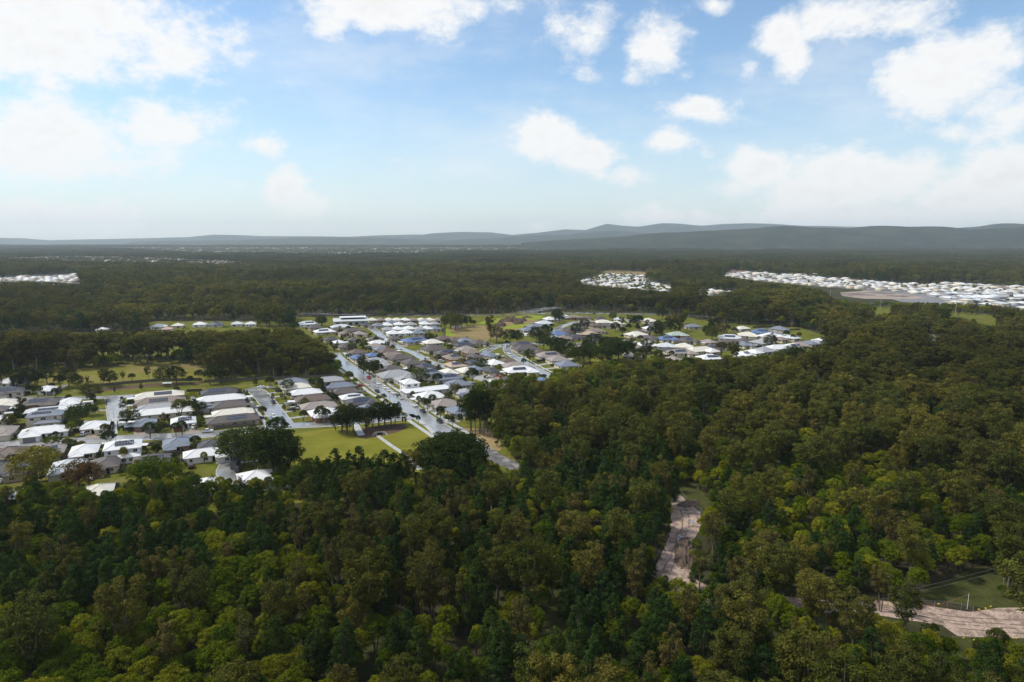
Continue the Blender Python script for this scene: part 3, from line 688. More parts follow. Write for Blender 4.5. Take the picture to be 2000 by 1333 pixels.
RIGHT = [(1020, 671, 48, 'd', 10, 'S1'), (1027, 679, 52, 'd', 11, '1'), (1052, 687, 34, 'b', 10, '1'), (1074, 692, 56, 't', 11, 's1'), (1090, 700, 46, 't', 11, '1'), (1107, 710, 46, 's', 11, '1'), (992, 705, 42, 'b', 10, '1'), (1006, 713, 54, 't', 11, '1'), (1016, 721, 64, 'w', 11, 'sG'),
         (1060, 742, 34, 'u', 10, '1'), (1000, 740, 44, 'k', 11, '1'), (962, 746, 34, 'p', 10, '1'), (1031, 643, 32, 's', 11, '1'), (1047, 636, 36, 's', 10, '1'), (1063, 630, 34, 'p', 10, '1'), (1078, 622, 34, 'w', 11, '1'), (1099, 616, 24, 'p', 9, '1'), (1122, 618, 28, 'n', 9, ''), (1146, 619, 20, 'b', 9, '1'),
         (1172, 620, 20, 'k', 9, ''), (1146, 627, 32, 't', 10, '1'), (1177, 628, 30, 'c', 10, '1'), (1134, 633, 30, 'd', 10, 'G'), (1158, 634, 22, 'b', 9, '1'), (1185, 634, 24, 'd', 9, ''), (1121, 643, 38, 'k', 10, '1'), (1104, 647, 30, 'b', 10, '1'), (1163, 645, 36, 'n', 10, '1'),
         (1091, 651, 38, 'u', 10, ''), (1151, 651, 36, 'o', 9, '1'), (1083, 658, 22, 'p', 9, '1'), (1102, 658, 28, 'n', 9, 'G'), (1125, 657, 34, 'k', 9, '1'), (1158, 657, 36, 'k', 9, 'G'), (1207, 622, 15, 'p', 9, '1'), (1186, 628, 18, 'c', 9, '1'), (1205, 630, 26, 'c', 10, ''), (1237, 624, 18, 's', 9, '1'),
         (1266, 625, 30, 'c', 10, ''), (1276, 635, 30, 'd', 10, '1'), (1266, 640, 20, 'w', 9, '1'), (1250, 647, 30, 'b', 9, '1'), (1242, 652, 42, 'c', 11, ''), (1271, 659, 32, 'd', 10, 'G'), (1304, 660, 38, 'u', 11, 's'), (1322, 652, 36, 'm', 10, '', 'brick'), (1341, 663, 40, 'd', 11, 's'), (1384, 666, 28, 't', 10, '1'),
         (1226, 667, 34, 'w', 10, '1'), (1263, 671, 36, 'w', 10, ''), (1301, 674, 36, 'p', 10, '1'), (1336, 675, 36, 'c', 10, '1'), (1306, 682, 36, 'k', 10, '1'), (1330, 686, 50, 't', 10, 's'), (1366, 682, 60, 'c', 10, ''), (1392, 678, 30, 'd', 10, 's1'), (1256, 680, 34, 'd', 10, 'G'), (1236, 692, 42, 'c', 11, '1'),
         (1314, 700, 38, 't', 11, '1'), (1386, 697, 44, 'w', 10, 's1'), (1353, 636, 28, 's', 9, '1'), (1426, 658, 44, 'p', 11, 's1'), (1460, 653, 36, 'c', 11, ''), (1488, 647, 38, 'u', 12, 's'), (1522, 641, 32, 's', 12, ''), (1448, 640, 30, 'c', 8, '1'), (1504, 655, 42, 'w', 12, ''), (1519, 651, 20, 's', 9, '1'),
         (1545, 658, 26, 'p', 11, 's1'), (1524, 661, 20, 'n', 9, '1'), (1421, 668, 38, 'd', 11, '1'), (1451, 664, 34, 'd', 9, '1'), (1452, 671, 32, 's', 11, ''), (1488, 667, 42, 'g', 12, '1'), (1400, 676, 32, 'k', 10, 's1'), (1388, 684, 26, 'w', 9, '1'), (1452, 690, 30, 'w', 11, 's1'), (1472, 686, 28, 'w', 10, '1'),
         (1492, 683, 44, 'g', 11, '1'), (1520, 678, 46, 'w', 10, '1'), (1550, 675, 32, 'w', 11, 's1'), (1564, 672, 32, 't', 11, '1'), (1581, 669, 28, 's', 11, '1'), (1594, 667, 28, 'g', 10, '1'), (1606, 664, 28, 'w', 10, '1')]
BACK = [(310, 636, 30, 'w', 11, '1'), (326, 641, 24, 'r', 10, '1'), (347, 634, 24, 'c', 11, '1'), (390, 632, 28, 'w', 11, '1'), (421, 632, 30, 's', 11, '1'), (463, 631, 26, 'p', 11, '1'), (490, 631, 26, 'w', 11, '1'), (200, 642, 22, 'w', 10, '1')]
for h in LEFT: house(h[0], h[1], h[2], h[3], h[4], h[5], h[6] if len(h) > 6 else None, 26)
for h in MIDR: house(h[0], h[1], h[2] * 1.12, h[3], h[4] * 1.2, h[5], h[6] if len(h) > 6 else None, 28)
for h in TOPR: house(h[0], h[1], h[2] * 1.08, h[3], h[4] * 1.25, h[5], None, 20)
for h in RIGHT: house(h[0], h[1], h[2] * 1.12, h[3], h[4] * 1.25, h[5], h[6] if len(h) > 6 else None, 18 if h[0] < 1130 else R.choice((24, 12, -14, 30)))
for h in BACK: house(h[0], h[1], h[2], h[3], h[4], h[5], None, 15)
NEAR_N = len(HOUSES)
# the newer estates far off, nearest rows as houses
def inpoly(px, py, poly):
    px = np.asarray(px, float); py = np.asarray(py, float); r = np.zeros(px.shape, bool); n = len(poly); j = n - 1
    for i in range(n):
        xi, yi = poly[i]; xj, yj = poly[j]
        c = ((yi > py) != (yj > py)); r ^= c & (px < (xj - xi) * (py - yi) / (yj - yi + 1e-12) + xi); j = i
    return r


FAR_EST = [[(1410, 540), (1435, 535), (1500, 536), (1600, 543), (1700, 551), (1790, 559), (1850, 555), (2100, 568), (2100, 618), (1990, 604), (1900, 597), (1850, 594), (1845, 583), (1760, 570), (1620, 562), (1560, 556), (1480, 549)],
           [(1130, 552), (1165, 543), (1190, 536), (1260, 540), (1262, 549), (1318, 564), (1312, 573), (1225, 565), (1140, 555)], [(-60, 552), (-60, 545), (28, 546), (40, 541), (60, 543), (150, 539), (158, 556), (110, 553), (70, 551)]]
cand = []
for ei, E_ in enumerate(FAR_EST):
    W_ = np.array([up(*p) for p in E_]); ang = math.radians((14, 20, 5)[ei])
    c0 = W_.mean(0); ext = 900
    for i in range(-90, 90):
        for j in range(-60, 60):
            lx = i * 15.5 + R.uniform(-1, 1); ly = j * 21 + (j // 2) * 13 + R.uniform(-1, 1)
            X = c0[0] + lx * math.cos(ang) - ly * math.sin(ang); Y = c0[1] + lx * math.sin(ang) + ly * math.cos(ang)
            if Y < 300: continue
            p = pj(X, Y, 0)
            if inpoly(p[0], p[1], E_): cand.append((Y, X, float(p[0]), float(p[1]), ang, ei))
cand.sort()
FARCOL = 'wwwpwwpwcpgwsckgwgt'
rest = []
for k, (Y, X, px, py, ang, ei) in enumerate(cand):
    if px < -10 or px > 2010: continue
    if len(HOUSES) < 300:
        two = R.random() < .08
        hx, hy = pj(X, Y, (5.4 if two else 2.7) + .8)
        col = R.choice(FARCOL if ei or Y > 1050 else 'wwwpcgskgw')
        w_m = R.uniform(11.5, 15.0); dd = math.hypot(X, Y)
        house(float(hx), float(hy), (w_m * .97 + .2 * 12 + 1.2) * FPX / dd, col, R.uniform(13, 17), ('2' if two else '') + '1', R.choice(('white', 'cream', 'beige', 'grey')), math.degrees(ang) + R.choice((0, 0, 0, 90, R.uniform(-8, 8))))
    else: rest.append((X, Y, ang))
print('houses', len(HOUSES), 'beyond', len(rest))

# the remaining roofs of the far estates and of the suburbs near the skyline: too many and too small to pick apart
def small_roofs(name, spots, label):
    V = []; F3 = []; F4 = []; m4 = []; m3 = []
    for (X, Y, ang, c) in spots:
        L_, W_ = R.uniform(12, 17), R.uniform(10, 13); h = 2.8 if R.random() < .85 else 5.4; r = W_ / 2 * .30
        P = [(-L_ / 2, -W_ / 2, 0), (L_ / 2, -W_ / 2, 0), (L_ / 2, W_ / 2, 0), (-L_ / 2, W_ / 2, 0)]
        P += [(a * 1.08, b * 1.08, h) for a, b, _ in P] + [(-L_ / 2 + W_ / 2, 0, h + r), (L_ / 2 - W_ / 2, 0, h + r)]
        b = len(V); ca, sa = math.cos(ang), math.sin(ang)
        V += [(X + a * ca - q * sa, Y + a * sa + q * ca, z) for a, q, z in P]
        for i in range(4): F4.append((b + i, b + (i + 1) % 4, b + 4 + (i + 1) % 4, b + 4 + i)); m4.append(0)
        F4 += [(b + 4, b + 5, b + 9, b + 8), (b + 6, b + 7, b + 8, b + 9)]; m4 += [c, c]
        F3 += [(b + 5, b + 6, b + 9), (b + 7, b + 4, b + 8)]; m3 += [c, c]
    mats = [M['wall_cream'], M['roof_w'], M['roof_p'], M['roof_c'], M['roof_d'], M['roof_n']]
    o = obj(name, mesh_np(name, np.array(V), [np.array(F4), np.array(F3)], mats, m4 + m3)); tag(o, label, None, None, 'stuff'); return o


if rest: small_roofs('distant_rooftops', [(X, Y, a, R.choice((1, 1, 1, 2, 2, 3, 4, 5))) for X, Y, a in rest if R.random() < .93], 'pale roofs of the distant new estates')
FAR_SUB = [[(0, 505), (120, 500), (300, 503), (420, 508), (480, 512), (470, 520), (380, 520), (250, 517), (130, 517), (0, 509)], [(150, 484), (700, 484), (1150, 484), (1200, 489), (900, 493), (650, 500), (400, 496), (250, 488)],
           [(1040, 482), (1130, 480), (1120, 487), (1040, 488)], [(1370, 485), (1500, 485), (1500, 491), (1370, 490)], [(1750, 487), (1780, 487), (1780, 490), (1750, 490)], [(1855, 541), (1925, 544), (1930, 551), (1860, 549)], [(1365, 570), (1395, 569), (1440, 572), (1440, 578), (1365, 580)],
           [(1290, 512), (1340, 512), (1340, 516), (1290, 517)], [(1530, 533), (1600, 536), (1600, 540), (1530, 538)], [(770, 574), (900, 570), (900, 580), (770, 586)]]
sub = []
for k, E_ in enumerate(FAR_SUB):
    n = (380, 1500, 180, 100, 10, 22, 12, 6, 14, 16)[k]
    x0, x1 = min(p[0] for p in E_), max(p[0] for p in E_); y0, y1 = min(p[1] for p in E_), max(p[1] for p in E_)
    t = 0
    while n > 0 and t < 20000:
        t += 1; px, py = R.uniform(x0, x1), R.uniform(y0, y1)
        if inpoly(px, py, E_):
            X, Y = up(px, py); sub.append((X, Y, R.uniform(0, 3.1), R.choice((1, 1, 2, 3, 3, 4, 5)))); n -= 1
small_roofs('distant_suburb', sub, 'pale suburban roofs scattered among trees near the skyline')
for P in FAR_SUB[:4]: sheet('suburb_sunlit_tan', P, .05, M['drygrass'])  # dry-grass tan, with the many pale roofs, stands in for a sunlit band
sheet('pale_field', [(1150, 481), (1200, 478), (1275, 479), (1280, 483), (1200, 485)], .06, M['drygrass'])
SUBX = np.array([(s[0], s[1]) for s in sub])

# ---- labels for the houses: what the roof looks like, where it stands, and its order from the left among the alike
def hzone(h):
    px, py = h['px'], h['py']
    if h['d'] > 900 and px > 1350: return 'new estate beyond playing field'
    if h['d'] > 900 and px > 1000: return 'small estate among far trees'
    if h['d'] > 900: return 'far estate at left edge'
    if py < 650 and px < 520: return 'row behind gum forest'
    if px < 520: return ('front rows' if py > 860 else 'second rows' if py > 812 else 'back rows') + ' left of park'
    if px < 740 and py > 730: return 'block behind park trees'
    if px < 880 and py < 652: return 'packed rows by back forest'
    if px < 960: return ('near part' if py > 715 else 'middle part' if py > 680 else 'far part') + ' right of wide street'
    if px < 1135: return ('near end' if py > 665 else 'far end') + ' of middle blocks'
    return ('upper' if py < 652 else 'middle' if py < 676 else 'lower') + ' rows of right-hand blocks'


ORD = ['first', 'second', 'third', 'fourth', 'fifth', 'sixth', 'seventh', 'eighth', 'ninth', 'tenth', 'eleventh', 'twelfth', 'thirteenth', 'fourteenth', 'fifteenth', 'sixteenth', 'seventeenth', 'eighteenth', 'nineteenth', 'twentieth']
def ordinal(i):
    if i < 20: return ORD[i]
    t = ['twenty', 'thirty', 'forty', 'fifty', 'sixty', 'seventy', 'eighty', 'ninety'][(i + 1) // 10 - 2]; u = (i + 1) % 10
    return {'twenty': 'twentieth', 'thirty': 'thirtieth', 'forty': 'fortieth', 'fifty': 'fiftieth', 'sixty': 'sixtieth', 'seventy': 'seventieth', 'eighty': 'eightieth', 'ninety': 'ninetieth'}[t] if u == 0 else t + '-' + ORD[u - 1]
byk = {}
for h in HOUSES:
    look = ('two-storey ' if h['two'] else '') + ROOFNAME[h['col']] + ('-roofed solar house' if ('s' in h['opts'] or 'S' in h['opts']) else '-roofed house')
    byk.setdefault((look, hzone(h)), []).append(h)
for (look, zn), hs in byk.items():
    hs.sort(key=lambda h: h['px'])
    for i, h in enumerate(hs):
        lab = (look + ' in the ' + zn) if len(hs) == 1 else (ordinal(i) + ' ' + look + ' from left in ' + zn)
        tag(h['o'], lab, 'house', 'houses, ' + zn)

HF = np.array([(f[0], f[1], f[3], f[4], f[5]) for f in HFOOT])
def on_house(x, y, m=1.2):
    dx = x - HF[:, 0]; dy = y - HF[:, 1]; c = np.cos(HF[:, 4]); s = np.sin(HF[:, 4])
    lx = dx * c + dy * s; ly = -dx * s + dy * c
    return bool(np.any((np.abs(lx) < HF[:, 2] / 2 + m) & (np.abs(ly) < HF[:, 3] / 2 + m + 1.5)))


# ------------------------------------------------------------------ trees
def leaves(rs, centers, radii, per, size, flat=.35, squash=1.0, slim=.5, shell=.55):
    """leaf sprays: small rhombs spread through clump volumes"""
    n = len(centers) * per
    c = np.repeat(np.asarray(centers, float), per, 0); r = np.repeat(np.asarray(radii, float), per)
    d = rs.normal(size=(n, 3)); d /= np.linalg.norm(d, axis=1)[:, None]
    d[:, 2] = np.abs(d[:, 2]) * np.where(rs.rand(n) < .78, 1, -1)
    rad = r * (shell + (1 - shell) * rs.rand(n) ** .6)
    p = c + d * rad[:, None] * np.array([1, 1, squash])
    nrm = d * .9 + rs.normal(size=(n, 3)) * .55 + np.array([0, 0, flat]); nrm /= np.linalg.norm(nrm, axis=1)[:, None]
    t = np.cross(nrm, rs.normal(size=(n, 3))); t /= np.linalg.norm(t, axis=1)[:, None]
    b = np.cross(nrm, t)
    s = size * (.65 + .7 * rs.rand(n))[:, None]
    V = np.stack([p - t * s * .5, p - b * s * slim * .5, p + t * s * .5, p + b * s * slim * .5], 1).reshape(-1, 3)
    F = np.arange(n * 4, dtype=np.int32).reshape(-1, 4)
    return V, F


def tubes_np(paths):
    V = []; F = []
    for path, rad, n in paths:
        b0 = len(V)
        for k, p in enumerate(path):
            p = np.array(p, float)
            a = np.array(path[min(k + 1, len(path) - 1)], float) - np.array(path[max(k - 1, 0)], float); a /= np.linalg.norm(a) + 1e-9
            u = np.cross(a, [.31, .87, .12]); u /= np.linalg.norm(u); w = np.cross(a, u)
            for i in range(n): V.append(p + rad[k] * (math.cos(6.2832 * i / n) * u + math.sin(6.2832 * i / n) * w))
        for k in range(len(path) - 1):
            for i in range(n):
                j = (i + 1) % n; F.append((b0 + k * n + i, b0 + k * n + j, b0 + (k + 1) * n + j, b0 + (k + 1) * n + i))
    return np.array(V), np.array(F, dtype=np.int32)


def grow(kind, rs, lod=0):
    """returns (trunk verts, faces), (leaf verts, faces), height; built about the origin, in metres"""
    q = (1.0, .42, .16)[lod]
    paths = []; C = []; Rr = []
    if kind == 'gum':
        H = 20.0; lean = rs.normal(size=2) * .9; fork = H * rs.uniform(.26, .36)
        tp = [(0, 0, -.3), (lean[0] * .3, lean[1] * .3, fork * .5), (lean[0] * .6, lean[1] * .6, fork)]
        paths.append((tp, [.36, .28, .22], 6))
        nl = rs.randint(5, 8)
        for i in range(nl):
            a = i * 6.2832 / nl + rs.uniform(-.4, .4); out = rs.uniform(1.8, 4.0) if i else .6; top = H * rs.uniform(.70, .90) if i else H * .92
            p0 = np.array([lean[0] * .6, lean[1] * .6, fork * rs.uniform(.85, 1.0)]); p2 = np.array([lean[0] + out * math.cos(a), lean[1] + out * math.sin(a), top])
            p1 = p0 * .45 + p2 * .55 + np.array([math.cos(a) * .5, math.sin(a) * .5, -.6])
            paths.append(([p0, p1, p2], [.14, .08, .03], 5))
            for t in (.45, .62, .78, .92, 1.0):
                if rs.rand() < .12: continue
                base = (p1 + (p2 - p1) * (t - .45) / .55) + rs.normal(size=3) * np.array([.9, .9, .7])
                C.append(base); Rr.append(rs.uniform(.95, 1.75))
        for _ in range(30):
            a = rs.uniform(0, 6.28); zz = rs.uniform(.36, .86); rr = rs.uniform(.55, 1.0) ** .5 * 4.3 * math.sin(math.pi * (.25 + .72 * (1 - zz) / .64)) ** .8; C.append((lean[0] + rr * math.cos(a), lean[1] + rr * math.sin(a), H * zz)); Rr.append(rs.uniform(.9, 1.6))
        per, size, sl, sq = int(95 * q), (.44, .74, 1.30)[lod], .66, .72
    elif kind == 'wattle':
        H = 10.0; nst = rs.randint(3, 5)
        for i in range(nst):
            a = i * 6.2832 / nst + rs.uniform(-.5, .5); o = rs.uniform(.9, 1.9)
            paths.append(([(0, 0, -.3), (o * .35 * math.cos(a), o * .35 * math.sin(a), H * .32), (o * math.cos(a), o * math.sin(a), H * .74)], [.17, .12, .05], 5))
        N_ = 44
        for i in range(N_):
            z = 1 - (i + .5) / N_ * 1.12; rr = math.sqrt(max(0, 1 - min(1, max(-.25, z)) ** 2)); a = i * 2.39996 + rs.uniform(-.3, .3)
            k = rs.uniform(.82, 1.1)
            C.append((2.75 * rr * k * math.cos(a), 2.75 * rr * k * math.sin(a), H * .62 + 3.3 * z * k)); Rr.append(rs.uniform(.62, .98))
        per, size, sl, sq = int(105 * q), (.33, .55, 1.1)[lod], .66, .8
    elif kind == 'pine':
        H = 17.0
        paths.append(([(0, 0, -.3), (rs.normal() * .15, rs.normal() * .15, H * .5), (0, 0, H * .95)], [.26, .18, .05], 6))
        z = H * rs.uniform(.18, .30)
        z0 = z
        while z < H * .97:
            t = (z - z0) / (H - z0); rad = 3.9 * (1 - t) ** .58 * (.6 + .4 * min(1, t * 4)) + .2
            n = 8 if t < .55 else 5
            for i in range(n):
                a = rs.uniform(0, 6.28); k = rs.uniform(.55, 1.05)
                C.append((rad * k * math.cos(a), rad * k * math.sin(a), z + rs.uniform(-.4, .5))); Rr.append(rs.uniform(.95, 1.45) * (1 - .35 * t))
                if lod == 0 and i < 3: paths.append(([(0, 0, z - .3), (rad * k * math.cos(a), rad * k * math.sin(a), z)], [.06, .03], 3))
            z += 1.15
        C.append((0, 0, H)); Rr.append(.55)
        per, size, sl, sq = int(80 * q), (.46, .74, 1.3)[lod], .5, .85
    elif kind == 'shade':
        H = 10.0
        paths.append(([(0, 0, -.3), (.1, 0, H * .3), (0, .1, H * .5)], [.28, .22, .12], 6))
        for i in range(5):
            a = i * 1.2566 + rs.uniform(-.3, .3); paths.append(([(0, 0, H * .28), (1.3 * math.cos(a), 1.3 * math.sin(a), H * .48), (2.6 * math.cos(a), 2.6 * math.sin(a), H * .66)], [.13, .08, .03], 4))
        N_ = 58
        for i in range(N_):
            z = 1 - (i + .5) / N_ * 1.62; rr = math.sqrt(max(0, 1 - z * z)); a = i * 2.39996 + rs.uniform(-.4, .4); k = rs.uniform(.68, 1.12)
            C.append((3.5 * rr * k * math.cos(a), 3.5 * rr * k * math.sin(a), H * .58 + 3.9 * z * k)); Rr.append(rs.uniform(.75, 1.25))
        per, size, sl, sq = int(70 * q), (.38, .6, 1.1)[lod], .62, .85
    else:   # paperbark: slender upright limbs, thin brownish crown
        H = 15.0; nst = rs.randint(2, 4)
        for i in range(nst):
            a = i * 6.2832 / nst + rs.uniform(-.6, .6); o = rs.uniform(.4, 1.1)
            b0 = np.array([o * .3 * math.cos(a), o * .3 * math.sin(a), -.3]); b1 = np.array([o * math.cos(a), o * math.sin(a), H * .34]); 
            paths.append(([b0, b1], [.2, .14], 5))
            for j in range(4):
                a2 = a + rs.uniform(-1.5, 1.5); oo = rs.uniform(.5, 1.9); tp = b1 + np.array([oo * math.cos(a2), oo * math.sin(a2), H * rs.uniform(.30, .65)])
                paths.append(([b1 * (1, 1, rs.uniform(.8, 1)), (b1 + tp) / 2 + rs.normal(size=3) * .25, tp], [.085, .05, .02], 4))
                for t in (.35, .6, .8, 1.0):
                    C.append(b1 + (tp - b1) * t + rs.normal(size=3) * np.array([.55, .55, .4])); Rr.append(rs.uniform(.6, 1.05))
        per, size, sl, sq = int(88 * q), (.38, .66, 1.2)[lod], .6, 1.05
    if lod == 2: keep = rs.rand(len(C)) < .6; C = [c for c, k in zip(C, keep) if k]; Rr = [r * 1.15 for r, k in zip(Rr, keep) if k]; paths = paths[:1] if kind != 'gum' else paths[:2]
    return tubes_np([(p, [x * (1 if lod < 2 else 1.3) for x in r], n if lod == 0 else 4) for p, r, n in paths]), leaves(rs, C, Rr, max(4, per), size, squash=sq, slim=sl), H


KINDS = ['gum', 'pine', 'wattle', 'paperbark']
BARK = {'shade': 'bark_wattle', 'gum': 'bark_gum', 'pine': 'bark_pine', 'wattle': 'bark_wattle', 'paperbark': 'bark_pale'}
HGT = {'shade': 10.0, 'gum': 20.0, 'pine': 17.0, 'wattle': 10.0, 'paperbark': 15.0}
NVAR = 5
PROTO = {}     # kind -> list of (trunk mesh, crown mesh)
JOIN = {}      # (kind, lod) -> collection of joined prototypes, not part of the scene itself
TRI = 0
for ki, k in enumerate(KINDS):
    PROTO[k] = []
    for lod in (0, 1, 2):
        col = bpy.data.collections.new('stock_%s_%d' % (k, lod)); JOIN[(k, lod)] = col
        for v in range(NVAR if lod == 0 else 4):
            rs = np.random.RandomState(1000 * ki + 37 * v + 5)
            (tv, tf), (lv, lf), H = grow(k, rs, lod)
            if lod == 0: PROTO[k].append((mesh_np('trunk', tv, tf, (M[BARK[k]],), smooth=True), mesh_np('crown', lv, lf, (M[k],))))
            me = mesh_np('stock', np.concatenate([tv, lv]), np.concatenate([tf, lf + len(tv)]), (M[BARK[k]], M[k]), np.concatenate([np.zeros(len(tf)), np.ones(len(lf))]))
            TRI += 2 * (len(tf) + len(lf))
            col.objects.link(bpy.data.objects.new('stock_%s_%d_%02d' % (k, lod, v), me))
print('stock triangles', TRI)


PROTO['shade'] = []
for v in range(5):
    (tv, tf), (lv, lf), H = grow('shade', np.random.RandomState(900 + v)); PROTO['shade'].append((mesh_np('trunk', tv, tf, (M['bark_wattle'],), smooth=True), mesh_np('crown', lv, lf, (M['garden'],))))


def scatter(name, pts, scl, rot, idx, col, label):
    """one object that spreads trees over its points"""
    me = bpy.data.meshes.new(name); n = len(pts)
    me.vertices.add(n); me.vertices.foreach_set('co', np.asarray(pts, np.float32).ravel())
    a = me.attributes.new('scl', 'FLOAT_VECTOR', 'POINT'); a.data.foreach_set('vector', np.asarray(scl, np.float32).ravel())
    a = me.attributes.new('rot', 'FLOAT_VECTOR', 'POINT'); r = np.zeros((n, 3), np.float32); r[:, 2] = rot; a.data.foreach_set('vector', r.ravel())
    a = me.attributes.new('pid', 'INT', 'POINT'); a.data.foreach_set('value', np.asarray(idx, np.int32))
    o = obj(name, me); tag(o, label, None, None, 'stuff')
    ng = bpy.data.node_groups.new(name, 'GeometryNodeTree')
    ng.interface.new_socket('Geometry', in_out='INPUT', socket_type='NodeSocketGeometry'); ng.interface.new_socket('Geometry', in_out='OUTPUT', socket_type='NodeSocketGeometry')
    N = ng.nodes; L = ng.links
    gi = N.new('NodeGroupInput'); go = N.new('NodeGroupOutput')
    ci = N.new('GeometryNodeCollectionInfo'); ci.inputs[0].default_value = col; ci.inputs['Separate Children'].default_value = True; ci.inputs['Reset Children'].default_value = True
    ip = N.new('GeometryNodeInstanceOnPoints'); ip.inputs['Pick Instance'].default_value = True
    def at(nm, ty):
        x = N.new('GeometryNodeInputNamedAttribute'); x.data_type = ty; x.inputs[0].default_value = nm
        return [s for s in x.outputs if s.enabled and s.name == 'Attribute'][0]
    L.new(gi.outputs[0], ip.inputs['Points']); L.new(ci.outputs[0], ip.inputs['Instance'])
    L.new(at('pid', 'INT'), ip.inputs['Instance Index']); L.new(at('rot', 'FLOAT_VECTOR'), ip.inputs['Rotation']); L.new(at('scl', 'FLOAT_VECTOR'), ip.inputs['Scale'])
    L.new(ip.outputs[0], go.inputs[0])
    md = o.modifiers.new('spread', 'NODES'); md.node_group = ng
    return o


def vnoise(x, y, s, seed):
    x = np.asarray(x) / s; y = np.asarray(y) / s
    xi = np.floor(x).astype(np.int64); yi = np.floor(y).astype(np.int64); fx = x - xi; fy = y - yi
    def h(a, b):
        k = (a * 374761393 + b * 668265263 + seed * 1442695041) & 0x7fffffff
        k = ((k ^ (k >> 13)) * 1274126177) & 0x7fffffff
        return ((k ^ (k >> 16)) & 0xffff) / 65535.0
    fx = fx * fx * (3 - 2 * fx); fy = fy * fy * (3 - 2 * fy)
    return (h(xi, yi) * (1 - fx) + h(xi + 1, yi) * fx) * (1 - fy) + (h(xi, yi + 1) * (1 - fx) + h(xi + 1, yi + 1) * fx) * fy


# land that stays open: no tree grows on it and none stands so close in front that it would hide it
OPEN = [
    # estate, park and paddock
    [(-80, 960), (30, 945), (60, 925), (100, 940), (150, 930), (180, 958), (212, 958), (240, 935), (330, 930), (380, 925), (430, 930), (470, 930), (545, 915), (590, 892), (640, 898), (700, 896), (740, 905), (800, 905), (818, 925), (832, 900), (850, 868), (885, 850), (905, 862), (940, 888), (1000, 918), (1012, 908), (962, 872),
     (966, 848), (905, 832), (912, 800), (922, 760), (935, 742), (960, 740), (1005, 727), (1045, 722), (1055, 738), (1072, 735), (1082, 718), (1130, 716), (1150, 714), (1165, 702), (1200, 698), (1240, 700), (1256, 712), (1262, 700), (1275, 692), (1330, 702), (1360, 697), (1400, 702), (1420, 690), (1440, 698), (1480, 690), (1560, 680),
     (1628, 668), (1600, 652), (1560, 640), (1400, 632), (1330, 616), (1200, 608), (1070, 606), (1065, 600), (1022, 604), (1000, 615), (870, 617), (580, 619), (575, 630), (600, 640), (615, 655), (640, 675), (660, 695), (668, 715), (655, 736), (520, 742), (402, 746), (395, 720), (345, 708), (280, 713), (180, 721), (0, 729), (-80, 730)],
    [(295, 640), (295, 628), (500, 625), (502, 635)], [(192, 643), (192, 639), (208, 639), (208, 643)],
    # track
    [(1318, 970), (1345, 985), (1365, 1000), (1362, 1030), (1345, 1055), (1342, 1085), (1345, 1108), (1322, 1128), (1276, 1118), (1290, 1095), (1310, 1055), (1315, 1020), (1312, 990)],
    [(1560, 1172), (1700, 1172), (1890, 1190), (1935, 1172), (2080, 1168), (2080, 1238), (1885, 1244), (1852, 1226), (1800, 1203), (1720, 1192), (1620, 1184)],
    [(1308, 948), (1345, 952), (1388, 985), (1360, 992), (1330, 975)], [(1800, 1160), (1900, 1122), (1960, 1130), (1930, 1172), (1890, 1188)], [(1060, 1195), (1095, 1198), (1100, 1230), (1065, 1235)],
    # far clearings
    [(1130, 552), (1165, 541), (1190, 532), (1258, 535), (1262, 547), (1315, 562), (1308, 569), (1225, 562), (1140, 555)],
    [(1412, 538), (1435, 529), (1470, 534), (1600, 542), (1700, 549), (1790, 557), (1850, 552), (2100, 565), (2100, 612), (1990, 600), (1930, 594), (1870, 592), (1780, 590), (1680, 590), (1628, 582), (1612, 566), (1560, 557), (1480, 549)],
    [(-60, 552), (-60, 543), (28, 543), (40, 538), (60, 540), (150, 535), (158, 555), (110, 551), (70, 549)],
    [(1705, 601), (1738, 602), (1742, 611), (1706, 612)], [(1840, 611), (1945, 619), (1945, 634), (1925, 634), (1900, 622), (1840, 617)], [(1800, 652), (1832, 654), (1832, 664), (1805, 667)], [(1365, 569), (1440, 570), (1440, 577), (1365, 578)], [(1165, 530), (1262, 532), (1262, 538), (1190, 536)]]
BEHIND = [(-600, 704), (280, 697), (400, 694), (560, 690), (655, 694), (600, 640), (500, 640), (295, 645), (285, 648), (-600, 653)]


def clear_of(X, Y, Hh, wid, samples=(0, .35, .65, .9, 1.0)):
    ok = np.ones(len(X), bool)
    for t in samples:
        for sx in ((0,) if t == 0 else (-.95, .95)):
            px, py = pj(X + sx * wid, Y, Hh * t)
            for P in OPEN: ok &= ~inpoly(px, py, P)
    px, py = pj(X, Y, 0)
    ok &= ~inpoly(px, py, BEHIND)
    return ok


def jitter_grid(y0, y1, cell):
    xs = np.arange(-.82 * y1 - 60, .82 * y1 + 60, cell); ys = np.arange(y0, y1, cell)
    X, Y = np.meshgrid(xs, ys); X = X + NR.uniform(-.46, .46, X.shape) * cell; Y = Y + NR.uniform(-.46, .46, Y.shape) * cell
    X = X.ravel(); Y = Y.ravel(); k = np.abs(X) < .79 * Y + 25; return X[k], Y[k]


